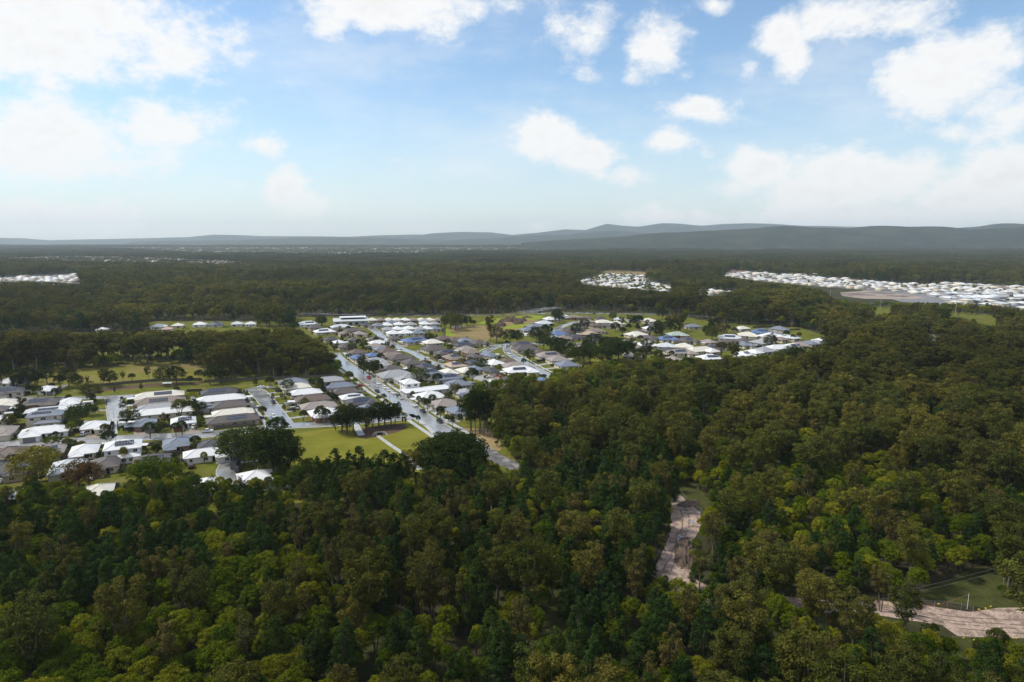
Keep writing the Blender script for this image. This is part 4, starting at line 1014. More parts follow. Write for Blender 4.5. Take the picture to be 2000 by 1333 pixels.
T = {'X': [], 'Y': [], 'k': [], 's': []}
for (y0, y1, cell) in ((86, 300, 4.3), (300, 480, 5.6), (480, 760, 6.8), (760, 1250, 8.6), (1250, 2150, 10.0)):
    X, Y = jitter_grid(y0, y1, cell)
    px, py = pj(X, Y, 0)
    n1 = vnoise(X, Y, 55, 1); n2 = vnoise(X, Y, 24, 2); n3 = vnoise(X, Y, 120, 3); u = NR.rand(len(X))
    wt = np.zeros((len(X), 4))       # gum, pine, wattle, paperbark
    d = np.hypot(X, Y)
    left = 1 / (1 + np.exp((px - 640) / 70)); right = 1 / (1 + np.exp((1270 - px) / 70)); mid = np.clip(1 - left - right, 0, 1)
    low = 1 / (1 + np.exp((1270 - py) / 40))
    near = 1 / (1 + np.exp((d - 295) / 30))
    wl = np.stack([.06 + .05 * n3, .9 * (1 - low) * np.clip(1.5 - 1.6 * n1, 0, 1) + .04, .12 + 1.1 * low + 1.1 * np.clip(n1 * 2 - .9, 0, 1), .05 + .12 * n2], 1)
    wm_ = np.stack([.10 + .1 * n3, .62 * np.clip(1.6 - n2 * 1.3, .2, 1.2), .10 + .35 * np.clip(n1 * 2 - 1.1, 0, 1), .20 * np.clip(n2 * 1.9, .2, 1.6)], 1)
    wr = np.stack([.10 + .28 * low + .10 * np.clip((d - 260) / 100, 0, 1), .34 * np.clip(1.7 - n1 * 1.7, .15, 1), .80 * np.clip(n1 * 1.9, .3, 1.2), .16 * np.clip(n2 * 1.6, 0, 1.2)], 1)
    wn = wl * left[:, None] + wm_ * mid[:, None] + wr * right[:, None]
    wf = np.stack([.60 + 0 * n1, .13 * np.clip(2 - 2.2 * n1, 0, 1.4), .10 * np.clip(n2 * 2, 0, 1.5), .20 + .15 * n3], 1)
    wt = wn * near[:, None] + wf * (1 - near)[:, None]
    block = inpoly(px, py, [(-600, 730), (400, 700), (690, 745), (690, 680), (-600, 690)])
    wt[block] = (1, .03, .03, .15)
    wt /= wt.sum(1)[:, None]
    k = (u[:, None] > np.cumsum(wt, 1)).sum(1).clip(0, 3)
    sc = NR.uniform(.78, 1.16, len(X)) if cell < 5 else NR.uniform(.62, 1.22, len(X))
    sc = np.where(k == 2, NR.uniform(.70, 1.05, len(X)), sc)
    sc *= .86 + .28 * n3
    sc = np.where((k == 1) & (cell < 6), sc * .84, sc); sc = np.where((k == 0) & (d > 240) & (d < 760), sc * 1.14, sc)
    if cell > 6.5: sc *= .72 + .62 * vnoise(X, Y, 210, 21)
    sc = np.where(block, NR.uniform(.95, 1.16, len(X)), sc)
    keep = NR.rand(len(X)) < np.where(k == 0, .40 if cell < 5 else .46 if cell < 7 else .62, np.where(k == 2, .92 if cell < 5 else .8, .42 if cell < 6 else .6))
    pass
    keep |= block
    under = ~keep & (NR.rand(len(X)) < (.85 if cell < 5 else .6))                  # thinned-out places carry lower growth
    k = np.where(under, np.where(NR.rand(len(X)) < .8, 2, 1), k); sc = np.where(under, NR.uniform(.42, .74, len(X)) * np.where(k == 1, .8, 1), sc); keep = keep | under
    X, Y, k, sc = X[keep], Y[keep], k[keep], sc[keep]
    hh = np.array([20.5, 17.2, 10, 15])[k] * sc; ww = np.array([3.8, 3.4, 2.6, 2.2])[k] * sc
    ok = clear_of(X, Y, hh, ww)
    T['X'].append(X[ok]); T['Y'].append(Y[ok]); T['k'].append(k[ok]); T['s'].append(sc[ok])
    Xr, Yr, kr = X[~ok], Y[~ok], k[~ok]
    for lo, hi in ((.62, .85), (.4, .6), (.25, .38)):        # where tall growth has no room, lower growth
        kk = np.where(NR.rand(len(Xr)) < .6, 2, np.where(NR.rand(len(Xr)) < .5, kr, 3))
        sr = NR.uniform(lo, hi, len(Xr))
        ok = clear_of(Xr, Yr, np.array([20.5, 17.2, 10, 15])[kk] * sr, np.array([3.6, 2.2, 2.6, 2.2])[kk] * sr)
        T['X'].append(Xr[ok]); T['Y'].append(Yr[ok]); T['k'].append(kk[ok]); T['s'].append(sr[ok])
        Xr, Yr, kr = Xr[~ok], Yr[~ok], kr[~ok]
X = np.concatenate(T['X']); Y = np.concatenate(T['Y']); K = np.concatenate(T['k']); SC = np.concatenate(T['s'])
ROT = NR.uniform(0, 6.28, len(X)); VAR = NR.randint(0, NVAR, len(X))
DIST = np.hypot(X, Y)
print('trees', len(X), [(KINDS[i], int((K == i).sum())) for i in range(4)])

XW = ['at the far left', 'left', 'left of centre', 'just left of the middle', 'near the middle', 'just right of the middle', 'right of centre', 'on the right', 'far right', 'at the right edge']
YW = ['along the bottom edge', 'just above the bottom', 'low down', 'in the lower forest', 'halfway to the houses', 'close to the clearings', 'by the estate edge', 'further back', 'deep in the forest']
LOOKS = {'gum': ('tall olive gum tree with an open crown', 'olive gum tree', 'broad gum tree', 'slim gum tree'), 'pine': ('dark green pine', 'tall dark pine', 'narrow dark pine', 'small dark pine'),
         'wattle': ('yellow-green wattle with a rounded crown', 'rounded wattle', 'low wattle', 'domed wattle'), 'paperbark': ('brownish paperbark with pale limbs', 'slender paperbark', 'tall paperbark', 'thin paperbark')}
individual = np.zeros(len(X), bool)
CELL = {}
for i, kd in enumerate(KINDS):
    tx, ty = pj(X, Y, HGT[kd] * SC * .7)
    cand_ = np.where((K == i) & (tx > -15) & (tx < 2015) & (ty < 1345))[0]
    sel = cand_[np.argsort(-(SC[cand_] * HGT[kd] / DIST[cand_]))][:300]
    individual[sel] = True
    for j in sel:
        s = float(SC[j])
        e = empty(kd + '_tree', (float(X[j]), float(Y[j]), 0), float(ROT[j]), (s * R.uniform(.9, 1.15), s * R.uniform(.9, 1.15), s))
        tm, cm = PROTO[kd][int(VAR[j])]
        obj('trunk', tm, e); obj('crown', cm, e)
        px_, py_ = float(tx[j]), float(ty[j])
        CELL.setdefault((kd, min(9, max(0, int(px_ / 200))), min(8, max(0, int((1345 - py_) / 58)))), []).append((s, px_, e))
for (kd, cx, cyy), L_ in CELL.items():
    L_.sort(key=lambda q: q[1])
    nm = {'gum': 'olive gum tree', 'pine': 'dark green pine', 'wattle': 'round yellow-green wattle', 'paperbark': 'brownish pale-limbed paperbark'}[kd]
    big = max(q[0] for q in L_)
    for i, (s, _, e) in enumerate(L_):
        if len(L_) == 1: t = 'lone %s %s, %s' % (nm, XW[cx], YW[cyy])
        else: t = '%s %s from left, %s, %s' % (ordinal(i), nm, XW[cx], YW[cyy])
        tag(e, t, 'tree', kd + ' trees of the near forest')
for i, kd in enumerate(KINDS):
    for lod, (d0, d1) in enumerate(((0, 560), (560, 1250), (1250, 9e9))):
        sel = np.where((K == i) & ~individual & (DIST >= d0) & (DIST < d1))[0]
        if not len(sel): continue
        nv = NVAR if lod == 0 else 4
        s = SC[sel]; wx = np.where(DIST[sel] > 300, 1.28, 1.0)
        scatter(kd + ('_forest', '_forest_behind', '_forest_beyond')[lod], np.stack([X[sel], Y[sel], 0 * X[sel]], 1), np.stack([s * wx * NR.uniform(.9, 1.15, len(s)), s * wx * NR.uniform(.9, 1.15, len(s)), s], 1), ROT[sel], VAR[sel] % nv, JOIN[(kd, lod)],
                {'gum': 'olive gum forest', 'pine': 'dark pines among the forest', 'wattle': 'yellow-green wattle thicket', 'paperbark': 'brownish paperbarks through the forest'}[kd] + (' around the clearings', ' beyond the houses', ' of the far flats')[lod])

ex = []; ey = []
for E_ in FAR_EST[:2]:
    x0, x1 = min(p[0] for p in E_), min(2010, max(p[0] for p in E_)); y0, y1 = min(p[1] for p in E_), max(p[1] for p in E_)
    for _ in range(700):
        px, py = R.uniform(x0, x1), R.uniform(y0, y1)
        if not inpoly(px, py, E_): continue
        x_, y_ = up(px, py)
        if on_house(x_, y_, 1.0): continue
        ex.append(x_); ey.append(y_)
ns = NR.uniform(.3, .75, len(ex))
scatter('estate_trees', np.stack([ex, ey, np.zeros(len(ex))], 1), np.stack([ns * 1.2, ns * 1.2, ns], 1), NR.uniform(0, 6.28, len(ex)), NR.randint(0, 4, len(ex)), JOIN[('wattle', 1)], 'small yard trees between the far white roofs')

# woods farther than two kilometres: patches of many crowns
col = bpy.data.collections.new('stock_patch')
for v in range(6):
    rs = np.random.RandomState(70 + v); C = []; Rr = []; 
    for i in range(46):
        x_, y_ = rs.uniform(-33, 33, 2); h = rs.uniform(11, 22)
        for q in range(5):
            C.append((x_ + rs.normal() * 2.2, y_ + rs.normal() * 2.2, h * rs.uniform(.62, .95))); Rr.append(rs.uniform(1.8, 2.9))
    lv, lf = leaves(rs, C, Rr, 9, 2.6, slim=.6, squash=.75)
    col.objects.link(bpy.data.objects.new('stock_patch_%02d' % v, mesh_np('stock_patch', lv, lf, (M['far'],))))
PX = []; PY = []; PS = []
for (y0, y1, cell) in ((2150, 4200, 52), (4200, 6200, 62), (6200, 9000, 95)):
    x_, y_ = jitter_grid(y0, y1, cell)
    px, py = pj(x_, y_, 8)
    nn = vnoise(x_, y_, 260, 9)
    subz = np.zeros(len(x_), bool)
    for P in FAR_SUB[:4]: subz |= inpoly(px, py, P)
    keep = np.where(subz, NR.rand(len(x_)) < .62, NR.rand(len(x_)) < .97)
    PX.append(x_[keep]); PY.append(y_[keep]); PS.append((np.where(subz, .38, 1.0) * (.75 + .5 * nn) * (1 if cell < 80 else 1.35))[keep])
PX = np.concatenate(PX); PY = np.concatenate(PY); PS = np.concatenate(PS)
scatter('distant_forest', np.stack([PX, PY, 0 * PX], 1), np.stack([np.maximum(PS, .9), np.maximum(PS, .9), PS * .95], 1), NR.uniform(0, 6.28, len(PX)), NR.randint(0, 6, len(PX)), col, 'hazy forest stretching to the foot of the hills')
print('patches', len(PX))

# ------------------------------------------------------------------ trees of streets, gardens and the park
GT = []
def gtree(px, py, h, kd='wattle', wide=1.0, leaf='garden', name='garden_tree', xy=None):
    x, y = xy or up(px, py)
    if kd == 'gum' and leaf in ('deep', 'garden', 'golden', 'russet', 'wattle') and h < 20: kd = 'shade'; h *= 1.12
    s = h / (HGT[kd] * (1.03 if kd != 'gum' else 1.0))
    e = empty(name, (x, y, 0), R.uniform(0, 6.28), (s * wide, s * wide, s))
    tm, cm = R.choice(PROTO[kd]); obj('trunk', tm, e); c = obj('crown', cm, e)
    if leaf != kd:
        c.material_slots[0].link = 'OBJECT'; c.material_slots[0].material = M[leaf]
    GT.append((e, float(px), float(py), h, kd, name)); return e


M['golden'] = leafmat('golden_leaf', [(.16, .15, .022), (.19, .165, .03)])
M['russet'] = leafmat('russet_leaf', [(.12, .075, .028), (.10, .07, .03)])
M['deep'] = leafmat('deep_green_leaf', [(.024, .040, .010), (.034, .052, .011), (.042, .056, .015)])
for t in [(678, 848, 13, 'gum', 1.1, 'deep'), (668, 846, 11, 'gum', 1.1, 'deep'), (690, 846, 12, 'gum', 1.1, 'deep'), (655, 842, 8, 'wattle', 1, 'deep'), (715, 838, 10, 'gum', 1.2, 'deep'), (728, 836, 10, 'wattle', 1.1, 'deep'), (740, 834, 11, 'gum', 1.2, 'deep'), (752, 834, 11, 'gum', 1.2, 'deep'), (764, 832, 10, 'gum', 1.2, 'deep'), (772, 829, 9, 'wattle', 1, 'deep'),
          (720, 846, 8, 'gum', 1, 'gum'), (770, 811, 6.5, 'pine', 1.3, 'deep'), (775, 810, 6, 'pine', 1.3, 'deep'), (779, 808, 6.5, 'pine', 1.3, 'deep'), (817, 830, 5, 'wattle', .8), (786, 835, 7, 'paperbark', .8, 'gum'), (792, 836, 7, 'paperbark', .8, 'gum'),
          (812, 945, 15, 'gum', 1.2, 'gum'), (830, 948, 16, 'gum', 1.2, 'gum'), (848, 940, 15, 'gum', 1.2, 'deep'), (868, 944, 17, 'gum', 1.3, 'deep'), (886, 936, 17, 'gum', 1.2, 'deep'), (902, 930, 16, 'gum', 1.2, 'deep'), (918, 935, 15, 'gum', 1.2, 'deep'), (856, 928, 15, 'gum', 1.1, 'gum'), (878, 922, 16, 'pine', 1.5, 'deep'), (896, 915, 16, 'pine', 1.5, 'deep'), (930, 938, 11, 'wattle', 1.2, 'gum'), (840, 955, 12, 'pine', 1.2, 'pine'), (905, 950, 13, 'gum', 1.2, 'deep'),
          (942, 910, 9, 'pine', .8, 'deep'), (884, 838, 8, 'paperbark', 1.2, 'garden'), (929, 851, 23, 'gum', .9, 'deep'), (937, 847, 24, 'gum', .95, 'deep'), (945, 852, 21, 'gum', .9, 'deep'), (920, 842, 17, 'gum', .9, 'deep'), (952, 845, 22, 'gum', 1, 'gum'),
          (604, 955, 11, 'pine', 1.1, 'pine'), (622, 958, 13, 'pine', 1.1, 'pine'), (640, 950, 11, 'pine', 1.1, 'pine'), (656, 946, 14, 'pine', 1.1, 'pine'), (672, 958, 12, 'pine', 1.1, 'pine'), (684, 945, 13, 'pine', 1.1, 'pine'), (702, 941, 14, 'pine', 1.1, 'pine'), (720, 954, 12, 'pine', 1.2, 'pine'), (738, 948, 12, 'gum', 1.2, 'pine'), (752, 950, 14, 'pine', 1.3, 'pine'), (770, 956, 14, 'pine', 1.2, 'pine'), (788, 950, 13, 'pine', 1.2, 'pine'),
          (72, 950, 14, 'gum', 1.35, 'golden'), (155, 955, 10, 'gum', 1.3, 'russet'), (175, 958, 10, 'gum', 1.2, 'russet'), (243, 905, 7, 'wattle', .8, 'golden'), (300, 955, 11, 'gum', 1.4, 'wattle'), (330, 955, 10, 'gum', 1.3, 'wattle'), (276, 950, 9, 'gum', 1.2, 'wattle'), (341, 926, 9, 'pine', .9, 'deep'), (399, 905, 5, 'wattle', .9, 'wattle'),
          (468, 912, 15, 'gum', 1.35, 'garden'), (452, 905, 11, 'gum', 1.2, 'garden'), (532, 925, 17, 'gum', 1.35, 'deep'), (548, 922, 15, 'gum', 1.3, 'deep'), (515, 918, 14, 'gum', 1.2, 'deep'), (500, 925, 10, 'wattle', 1.2, 'garden'), (565, 928, 12, 'gum', 1.2, 'deep'), (480, 885, 8, 'wattle', 1, 'garden'),
          (294, 858, 8.5, 'wattle', 1.05, 'garden'), (344, 853, 7, 'wattle', 1, 'deep'), (356, 851, 7.5, 'wattle', 1, 'deep'), (205, 851, 6, 'wattle', 1, 'garden'), (140, 853, 7, 'wattle', 1.05, 'wattle'), (133, 828, 5.5, 'pine', .9, 'golden'), (240, 803, 8, 'pine', 1.1, 'garden'), (256, 803, 6.5, 'wattle', 1, 'deep'), (208, 800, 5, 'paperbark', .9, 'garden'),
          (172, 812, 3.6, 'wattle', 1), (184, 810, 3.8, 'wattle', 1), (346, 774, 6, 'wattle', 1, 'garden'), (108, 777, 6, 'wattle', 1.1), (75, 778, 7.5, 'wattle', 1.2), (20, 772, 4.5, 'wattle', 1.2), (64, 826, 5, 'wattle', .9), (88, 827, 4, 'wattle', .9), (57, 858, 4.5, 'wattle', 1), (109, 857, 3.5, 'wattle', 1.3), (276, 762, 4.5, 'pine', 1.2), (224, 768, 3.5, 'pine', 1),
          (38, 752, 10, 'gum', 1.2, 'deep'), (55, 756, 11, 'gum', 1.2, 'deep'), (72, 758, 10, 'wattle', 1.3, 'deep'), (92, 750, 9, 'gum', 1.2, 'garden'), (118, 760, 9, 'wattle', 1.2, 'deep'), (135, 756, 11, 'gum', 1.2, 'deep'), (152, 760, 8, 'gum', 1.1, 'garden'), (5, 750, 10, 'gum', 1.2, 'deep'), (203, 758, 14, 'gum', 1, 'gum'), (215, 755, 9, 'gum', 1.2, 'deep'), (172, 756, 8, 'paperbark', .9, 'garden'), (240, 745, 7, 'gum', 1.1, 'gum'), (258, 747, 6, 'wattle', 1.2), (290, 744, 10, 'gum', 1, 'gum'),
          (320, 752, 11, 'gum', 1.2, 'garden'), (345, 750, 11, 'gum', 1.2, 'deep'), (372, 752, 6, 'wattle', 1.1), (390, 746, 8, 'wattle', 1.2), (410, 752, 10, 'wattle', 1.3, 'garden'), (430, 750, 11, 'gum', 1.2, 'deep'), (467, 777, 5.5, 'pine', 1), (472, 778, 5.8, 'pine', 1), (477.5, 779, 5.6, 'pine', 1), (483, 780, 5.4, 'pine', 1), (514, 817, 6.5, 'wattle', 1.1), (499, 753, 5, 'pine', 1.4), (528, 759, 7.5, 'wattle', 1.2),
          (562, 767, 7.5, 'gum', 1.2, 'garden'), (567, 783, 6, 'paperbark', 1.2, 'garden'), (627, 827, 9, 'wattle', 1.15, 'garden'), (593, 824, 6, 'wattle', 1.05, 'garden'), (638, 825, 7, 'wattle', 1, 'garden'), (683, 749, 8, 'wattle', 1.1, 'garden'), (558, 840, 4, 'pine', 1.3, 'deep'), (590, 786, 4.5, 'wattle', 1.2), (642, 763, 5, 'wattle', 1), (555, 802, 4, 'pine', 1.3), (533, 783, 4.5, 'pine', 1.2),
          (710, 730, 9, 'gum', 1.1, 'deep'), (722, 736, 10, 'gum', 1.2, 'deep'), (733, 736, 12, 'gum', 1, 'gum'), (742, 733, 8, 'wattle', 1.1, 'deep'), (706, 722, 8, 'wattle', 1.1, 'garden'), (765, 756, 4, 'wattle', 1.2, 'russet'), (835, 803, 7, 'wattle', 1, 'garden'), (828, 797, 6, 'wattle', 1, 'garden'), (818, 790, 5, 'wattle', 1), (806, 777, 4, 'wattle', 1.1), (860, 817, 6.5, 'wattle', 1.1, 'deep'), (868, 808, 4, 'wattle', 1),
          (1034, 708, 9, 'gum', 1.2, 'garden'), (1023, 716, 6, 'wattle', 1.1, 'deep'), (1105, 702, 14, 'gum', 1.3, 'deep'), (1090, 694, 13, 'gum', 1.3, 'deep'), (1078, 686, 12, 'gum', 1.2, 'deep'), (1062, 684, 12, 'gum', 1.1, 'deep'), (1140, 712, 14, 'gum', 1.3, 'deep'), (1152, 710, 14, 'gum', 1.2, 'deep'), (1130, 708, 11, 'gum', 1.2, 'deep'), (1047, 670, 13, 'gum', 1.2, 'deep'), (1066, 670, 11, 'gum', 1.2, 'garden'), (1072, 655, 8, 'gum', 1.2, 'deep'),
          (958, 668, 25, 'gum', .95, 'gum'), (970, 670, 13, 'gum', 1.2, 'garden'), (996, 672, 12, 'gum', 1.2, 'garden'), (1010, 672, 11, 'gum', 1.2, 'garden'), (990, 678, 6, 'wattle', 1, 'deep'), (868, 650, 17, 'gum', 1.1, 'gum'), (880, 642, 16, 'gum', 1.2, 'garden'), (890, 646, 15, 'gum', 1.2, 'garden'), (902, 640, 12, 'gum', 1.2, 'deep'), (912, 637, 10, 'gum', 1.3, 'deep'), (925, 640, 8, 'wattle', 1.2, 'deep'),
          (1085, 628, 11, 'gum', 1.2, 'deep'), (1092, 632, 11, 'gum', 1.2, 'deep'), (1078, 645, 7, 'wattle', 1.2, 'deep'), (1066, 645, 6, 'wattle', 1.2, 'deep'), (1193, 705, 15, 'gum', 1.3, 'deep'), (1208, 708, 16, 'gum', 1.3, 'deep'), (1224, 702, 14, 'gum', 1.2, 'deep'), (1200, 692, 13, 'gum', 1.2, 'deep'), (1185, 688, 12, 'gum', 1.2, 'deep'), (1215, 655, 8, 'wattle', 1.2, 'deep'), (1228, 648, 8, 'wattle', 1.2, 'deep'), (1245, 645, 8, 'pine', 1.5, 'deep'), (1262, 643, 8, 'pine', 1.5, 'deep'),
          (1270, 656, 9, 'wattle', 1.3, 'deep'), (1282, 656, 9, 'pine', 1.5, 'deep'), (1290, 655, 9, 'pine', 1.5, 'deep'), (1302, 652, 18, 'gum', 1.2, 'gum'), (1312, 650, 20, 'gum', 1.2, 'gum'), (1325, 648, 19, 'gum', 1.2, 'gum'), (1318, 656, 14, 'gum', 1.2, 'deep'), (1335, 640, 17, 'gum', 1.2, 'gum'), (1380, 655, 9, 'gum', 1.2, 'garden'), (1395, 650, 12, 'gum', 1.2, 'deep'), (1408, 656, 10, 'gum', 1.2, 'russet'), (1388, 646, 12, 'gum', 1.2, 'gum'), (1420, 652, 9, 'wattle', 1.2, 'deep'), (1434, 655, 8, 'wattle', 1.2, 'deep'),
          (1535, 662, 8, 'wattle', 1.2, 'deep'), (1548, 666, 6, 'wattle', 1.2, 'deep'), (1560, 664, 7, 'wattle', 1.1, 'garden'), (1285, 645, 9, 'gum', 1.2, 'deep'), (1235, 700, 18, 'gum', 1.1, 'gum'), (1262, 712, 20, 'gum', 1.1, 'gum'), (1428, 705, 16, 'gum', 1.2, 'gum'), (2012, 1270, 22, 'gum', 1.6, 'gum'), (1990, 1172, 9, 'gum', 1.2, 'gum'), (1945, 1276, 6, 'wattle', 1.1, 'gum'), (1440, 708, 15, 'gum', 1.1, 'gum')]:
    gtree(*t)

# smaller plants filling the yards
RP = [(n, p[::2]) for n, p in ROADS.items()]
ALLR = np.concatenate([p for n, p in RP])
def on_road(x, y, m=7.5): return bool(np.min(np.hypot(ALLR[:, 0] - x, ALLR[:, 1] - y)) < m)
nsh = 0
for f in HFOOT[:NEAR_N]:
    for _ in range(5):
        a = R.uniform(0, 6.28); rr = f[2] + R.uniform(1.5, 5); x = f[0] + rr * math.cos(a); y = f[1] + rr * math.sin(a)
        if on_house(x, y) or on_road(x, y) or nsh > 296: continue
        px, py = pj(x, y, 0)
        gtree(float(px), float(py), R.choice((2.0, 2.6, 3.2, 4.0, 5.0, 6.0)), R.choice(('wattle', 'shade', 'shade', 'pine')), R.uniform(1.0, 1.5), R.choice(('garden', 'garden', 'deep', 'wattle', 'russet') if R.random() < .2 else ('garden', 'deep', 'wattle')), 'garden_shrub', (x, y)); nsh += 1

ntr = sum(1 for g_ in GT if g_[5] == 'garden_tree')
tries = 0
while ntr < 300 and tries < 6000:
    tries += 1
    px, py = R.choice(((R.uniform(960, 1640), R.uniform(622, 745)), (R.uniform(560, 1000), R.uniform(622, 800)), (R.uniform(0, 560), R.uniform(752, 905))))
    if not inpoly(px, py, ESTATE) or inpoly(px, py, [(868, 664), (872, 626), (1050, 616), (1040, 640), (975, 664)]) or inpoly(px, py, [(130, 776), (130, 754), (395, 748), (400, 768)]) or inpoly(px, py, [(545, 900), (545, 835), (800, 820), (870, 850), (850, 930)]): continue
    x, y = up(px, py)
    if on_house(x, y, 1.6) or on_road(x, y, 7): continue
    gtree(px, py, R.choice((4, 5, 6, 7, 8, 9.5)) * (1.45 if px > 1130 else 1.1), R.choice(('wattle', 'gum', 'gum')), R.uniform(1.15, 1.5), R.choice(('deep', 'deep', 'garden', 'garden', 'gum')), 'garden_tree'); ntr += 1
TZ = [('front rows left of park', lambda x, y: x < 560 and y > 850), ('second rows left of park', lambda x, y: x < 560 and y > 806), ('back rows left of park', lambda x, y: x < 545 and y > 766), ('paddock fence line', lambda x, y: x < 545 and y > 700), ('row behind gum forest', lambda x, y: x < 560), ('park lawn front', lambda x, y: x < 800 and y > 890), ('park bed clump', lambda x, y: x < 800 and y > 828),
      ('clump by the gravel road', lambda x, y: x < 960 and y > 840), ('block behind park trees', lambda x, y: x < 690 and y > 735), ('wide street verges', lambda x, y: x < 900 and y > 715), ('yards right of wide street', lambda x, y: x < 980 and y > 676), ('yards by dry field', lambda x, y: x < 1030), ('middle blocks', lambda x, y: x < 1165), ('right-hand blocks', lambda x, y: y < 1000), ('earthworks edge', lambda x, y: True)]
bk = {}
for e, px, py, h, kd, nm in GT:
    z = next(n for n, f in TZ if f(px, py))
    if nm == 'garden_shrub': look = ('clipped shrub' if h < 2.5 else 'leafy shrub' if h < 4 else 'tall yard shrub') if kd in ('wattle', 'shade') else ('small conifer shrub' if h < 3 else 'conifer shrub')
    else: look = {'shade': 'broad shade tree', 'gum': 'open-crowned gum tree', 'wattle': 'round-headed garden tree', 'pine': 'conical conifer', 'paperbark': 'slender open tree'}[kd]
    if nm != 'garden_shrub': look = ('tall ' if h > 12 else 'small ' if h < 6.5 else '') + look
    bk.setdefault((look, z, nm), []).append((px, py, e))
for (look, z, nm), L_ in bk.items():
    L_.sort(key=lambda q: q[0])
    for i, (_, _, e) in enumerate(L_):
        tag(e, ('only %s in %s' % (look, z)) if len(L_) == 1 else '%s %s from left in %s' % (ordinal(i), look, z), 'tree' if nm == 'garden_tree' else 'shrub', ('garden trees, ' if nm == 'garden_tree' else 'shrubs, ') + z)

# ------------------------------------------------------------------ fences
NF = []
def fence(pts, h=1.75, m='timber', world=False, where='', caprail=True):
    q = [p if world else up(*p) for p in pts]
    x0, y0 = q[0]; e = empty('fence', (x0, y0, 0))
    pan = MB(); rail = MB()
    for (ax, ay), (bx, by) in zip(q[:-1], q[1:]):
        L_ = math.hypot(bx - ax, by - ay)
        if L_ < .5: continue
        ux, uy = (bx - ax) / L_, (by - ay) / L_; nx, ny = -uy, ux
        n = max(1, int(L_ / 2.4))
        for i in range(n):
            s0, s1 = L_ * i / n, L_ * (i + 1) / n - .02; hh = h + R.uniform(-.05, .05); o_ = R.uniform(-.02, .02)
            P = [(ax - x0 + ux * s + nx * (t + o_), ay - y0 + uy * s + ny * (t + o_)) for s, t in ((s0, -.03), (s1, -.03), (s1, .03), (s0, .03))]
            pan.loft([[(a, b, .02) for a, b in P], [(a, b, hh) for a, b in P]])
            pp = (ax - x0 + ux * s0 - nx * .09, ay - y0 + uy * s0 - ny * .09)
            rail.box(pp[0] - .05, pp[0] + .05, pp[1] - .05, pp[1] + .05, 0, hh + .06)
    o = pan.build('paling_panel', M[m], parent=e); o['kind'] = 'stuff'
    o = rail.build('post', M['timber_dark' if m == 'timber' else m], parent=e); o['kind'] = 'stuff'
    NF.append((e, pts, where, world, h, m)); return e


for pts, h, m in [([(160, 759), (200, 755), (250, 750), (310, 745), (395, 744)], 1.8, 'timber'), ([(400, 748), (460, 744), (520, 742), (600, 739), (656, 737)], 1.8, 'timber'), ([(402, 840), (450, 836), (499, 831)], 1.8, 'timber'), ([(312, 815), (345, 812), (398, 809)], 1.7, 'timber'), ([(147, 801), (181, 799)], 1.6, 'timber'), ([(120, 823), (147, 822), (148, 815)], 1.7, 'timber'),
                  ([(31, 808), (62, 806)], 1.7, 'timber'), ([(34, 806), (44, 797)], 1.7, 'timber'), ([(32, 818), (58, 816)], 1.7, 'timber_dark'), ([(26, 835), (50, 833)], 1.7, 'timber_dark'), ([(43, 860), (50, 838)], 1.7, 'timber'), ([(24, 856), (43, 856)], 1.7, 'timber_dark'), ([(48, 900), (57, 880)], 1.7, 'timber'), ([(50, 880), (68, 879)], 1.7, 'timber'), ([(85, 902), (120, 898), (150, 894), (190, 890), (210, 888)], 1.8, 'timber'),
                  ([(125, 895), (127, 880)], 1.6, 'timber'), ([(286, 872), (314, 869)], 1.7, 'timber'), ([(337, 889), (380, 884)], 1.8, 'timber'), ([(340, 904), (367, 902)], 1.7, 'timber'), ([(246, 922), (262, 920)], 1.7, 'timber'), ([(163, 925), (180, 923)], 1.7, 'timber'), ([(233, 826), (262, 823)], 1.7, 'timber_dark'), ([(240, 842), (264, 839)], 1.7, 'timber_dark'), ([(314, 837), (337, 834)], 1.7, 'timber_dark'),
                  ([(218, 826), (216, 846)], 1.7, 'timber_dark'), ([(230, 826), (229, 842)], 1.7, 'timber_dark'), ([(603, 748), (618, 754), (640, 768), (660, 782), (668, 795)], 1.8, 'timber_dark'), ([(615, 757), (640, 755)], 1.7, 'timber'), ([(645, 778), (662, 790)], 1.7, 'timber_dark'), ([(365, 766), (395, 765)], 1.7, 'timber_dark'), ([(355, 790), (385, 789)], 1.7, 'timber_dark'), ([(44, 785), (52, 783)], 1.7, 'timber'), ([(44, 770), (58, 768)], 1.7, 'timber'),
                  ([(790, 725), (815, 727), (840, 738), (862, 752)], 1.8, 'timber_dark'), ([(841, 697), (848, 702), (860, 707), (880, 705)], 1.7, 'timber'), ([(862, 764), (884, 766)], 1.8, 'timber'), ([(895, 772), (912, 776)], 1.7, 'timber_dark'), ([(884, 665), (915, 669), (945, 671)], 1.8, 'timber_dark'), ([(868, 640), (867, 664)], 1.8, 'timber'), ([(850, 645), (867, 645)], 1.6, 'timber'), ([(1048, 707), (1070, 706)], 1.7, 'timber_dark'), ([(1136, 723), (1138, 715), (1128, 708)], 1.6, 'timber'),
                  ([(980, 716), (990, 722)], 1.7, 'timber_dark'), ([(1280, 700), (1310, 696)], 1.7, 'timber'), ([(1470, 680), (1490, 678)], 1.7, 'timber_dark'), ([(1470, 641), (1510, 640)], 1.7, 'timber_dark'), ([(1536, 646), (1562, 645)], 1.6, 'timber')]:
    fence(pts, h, m)
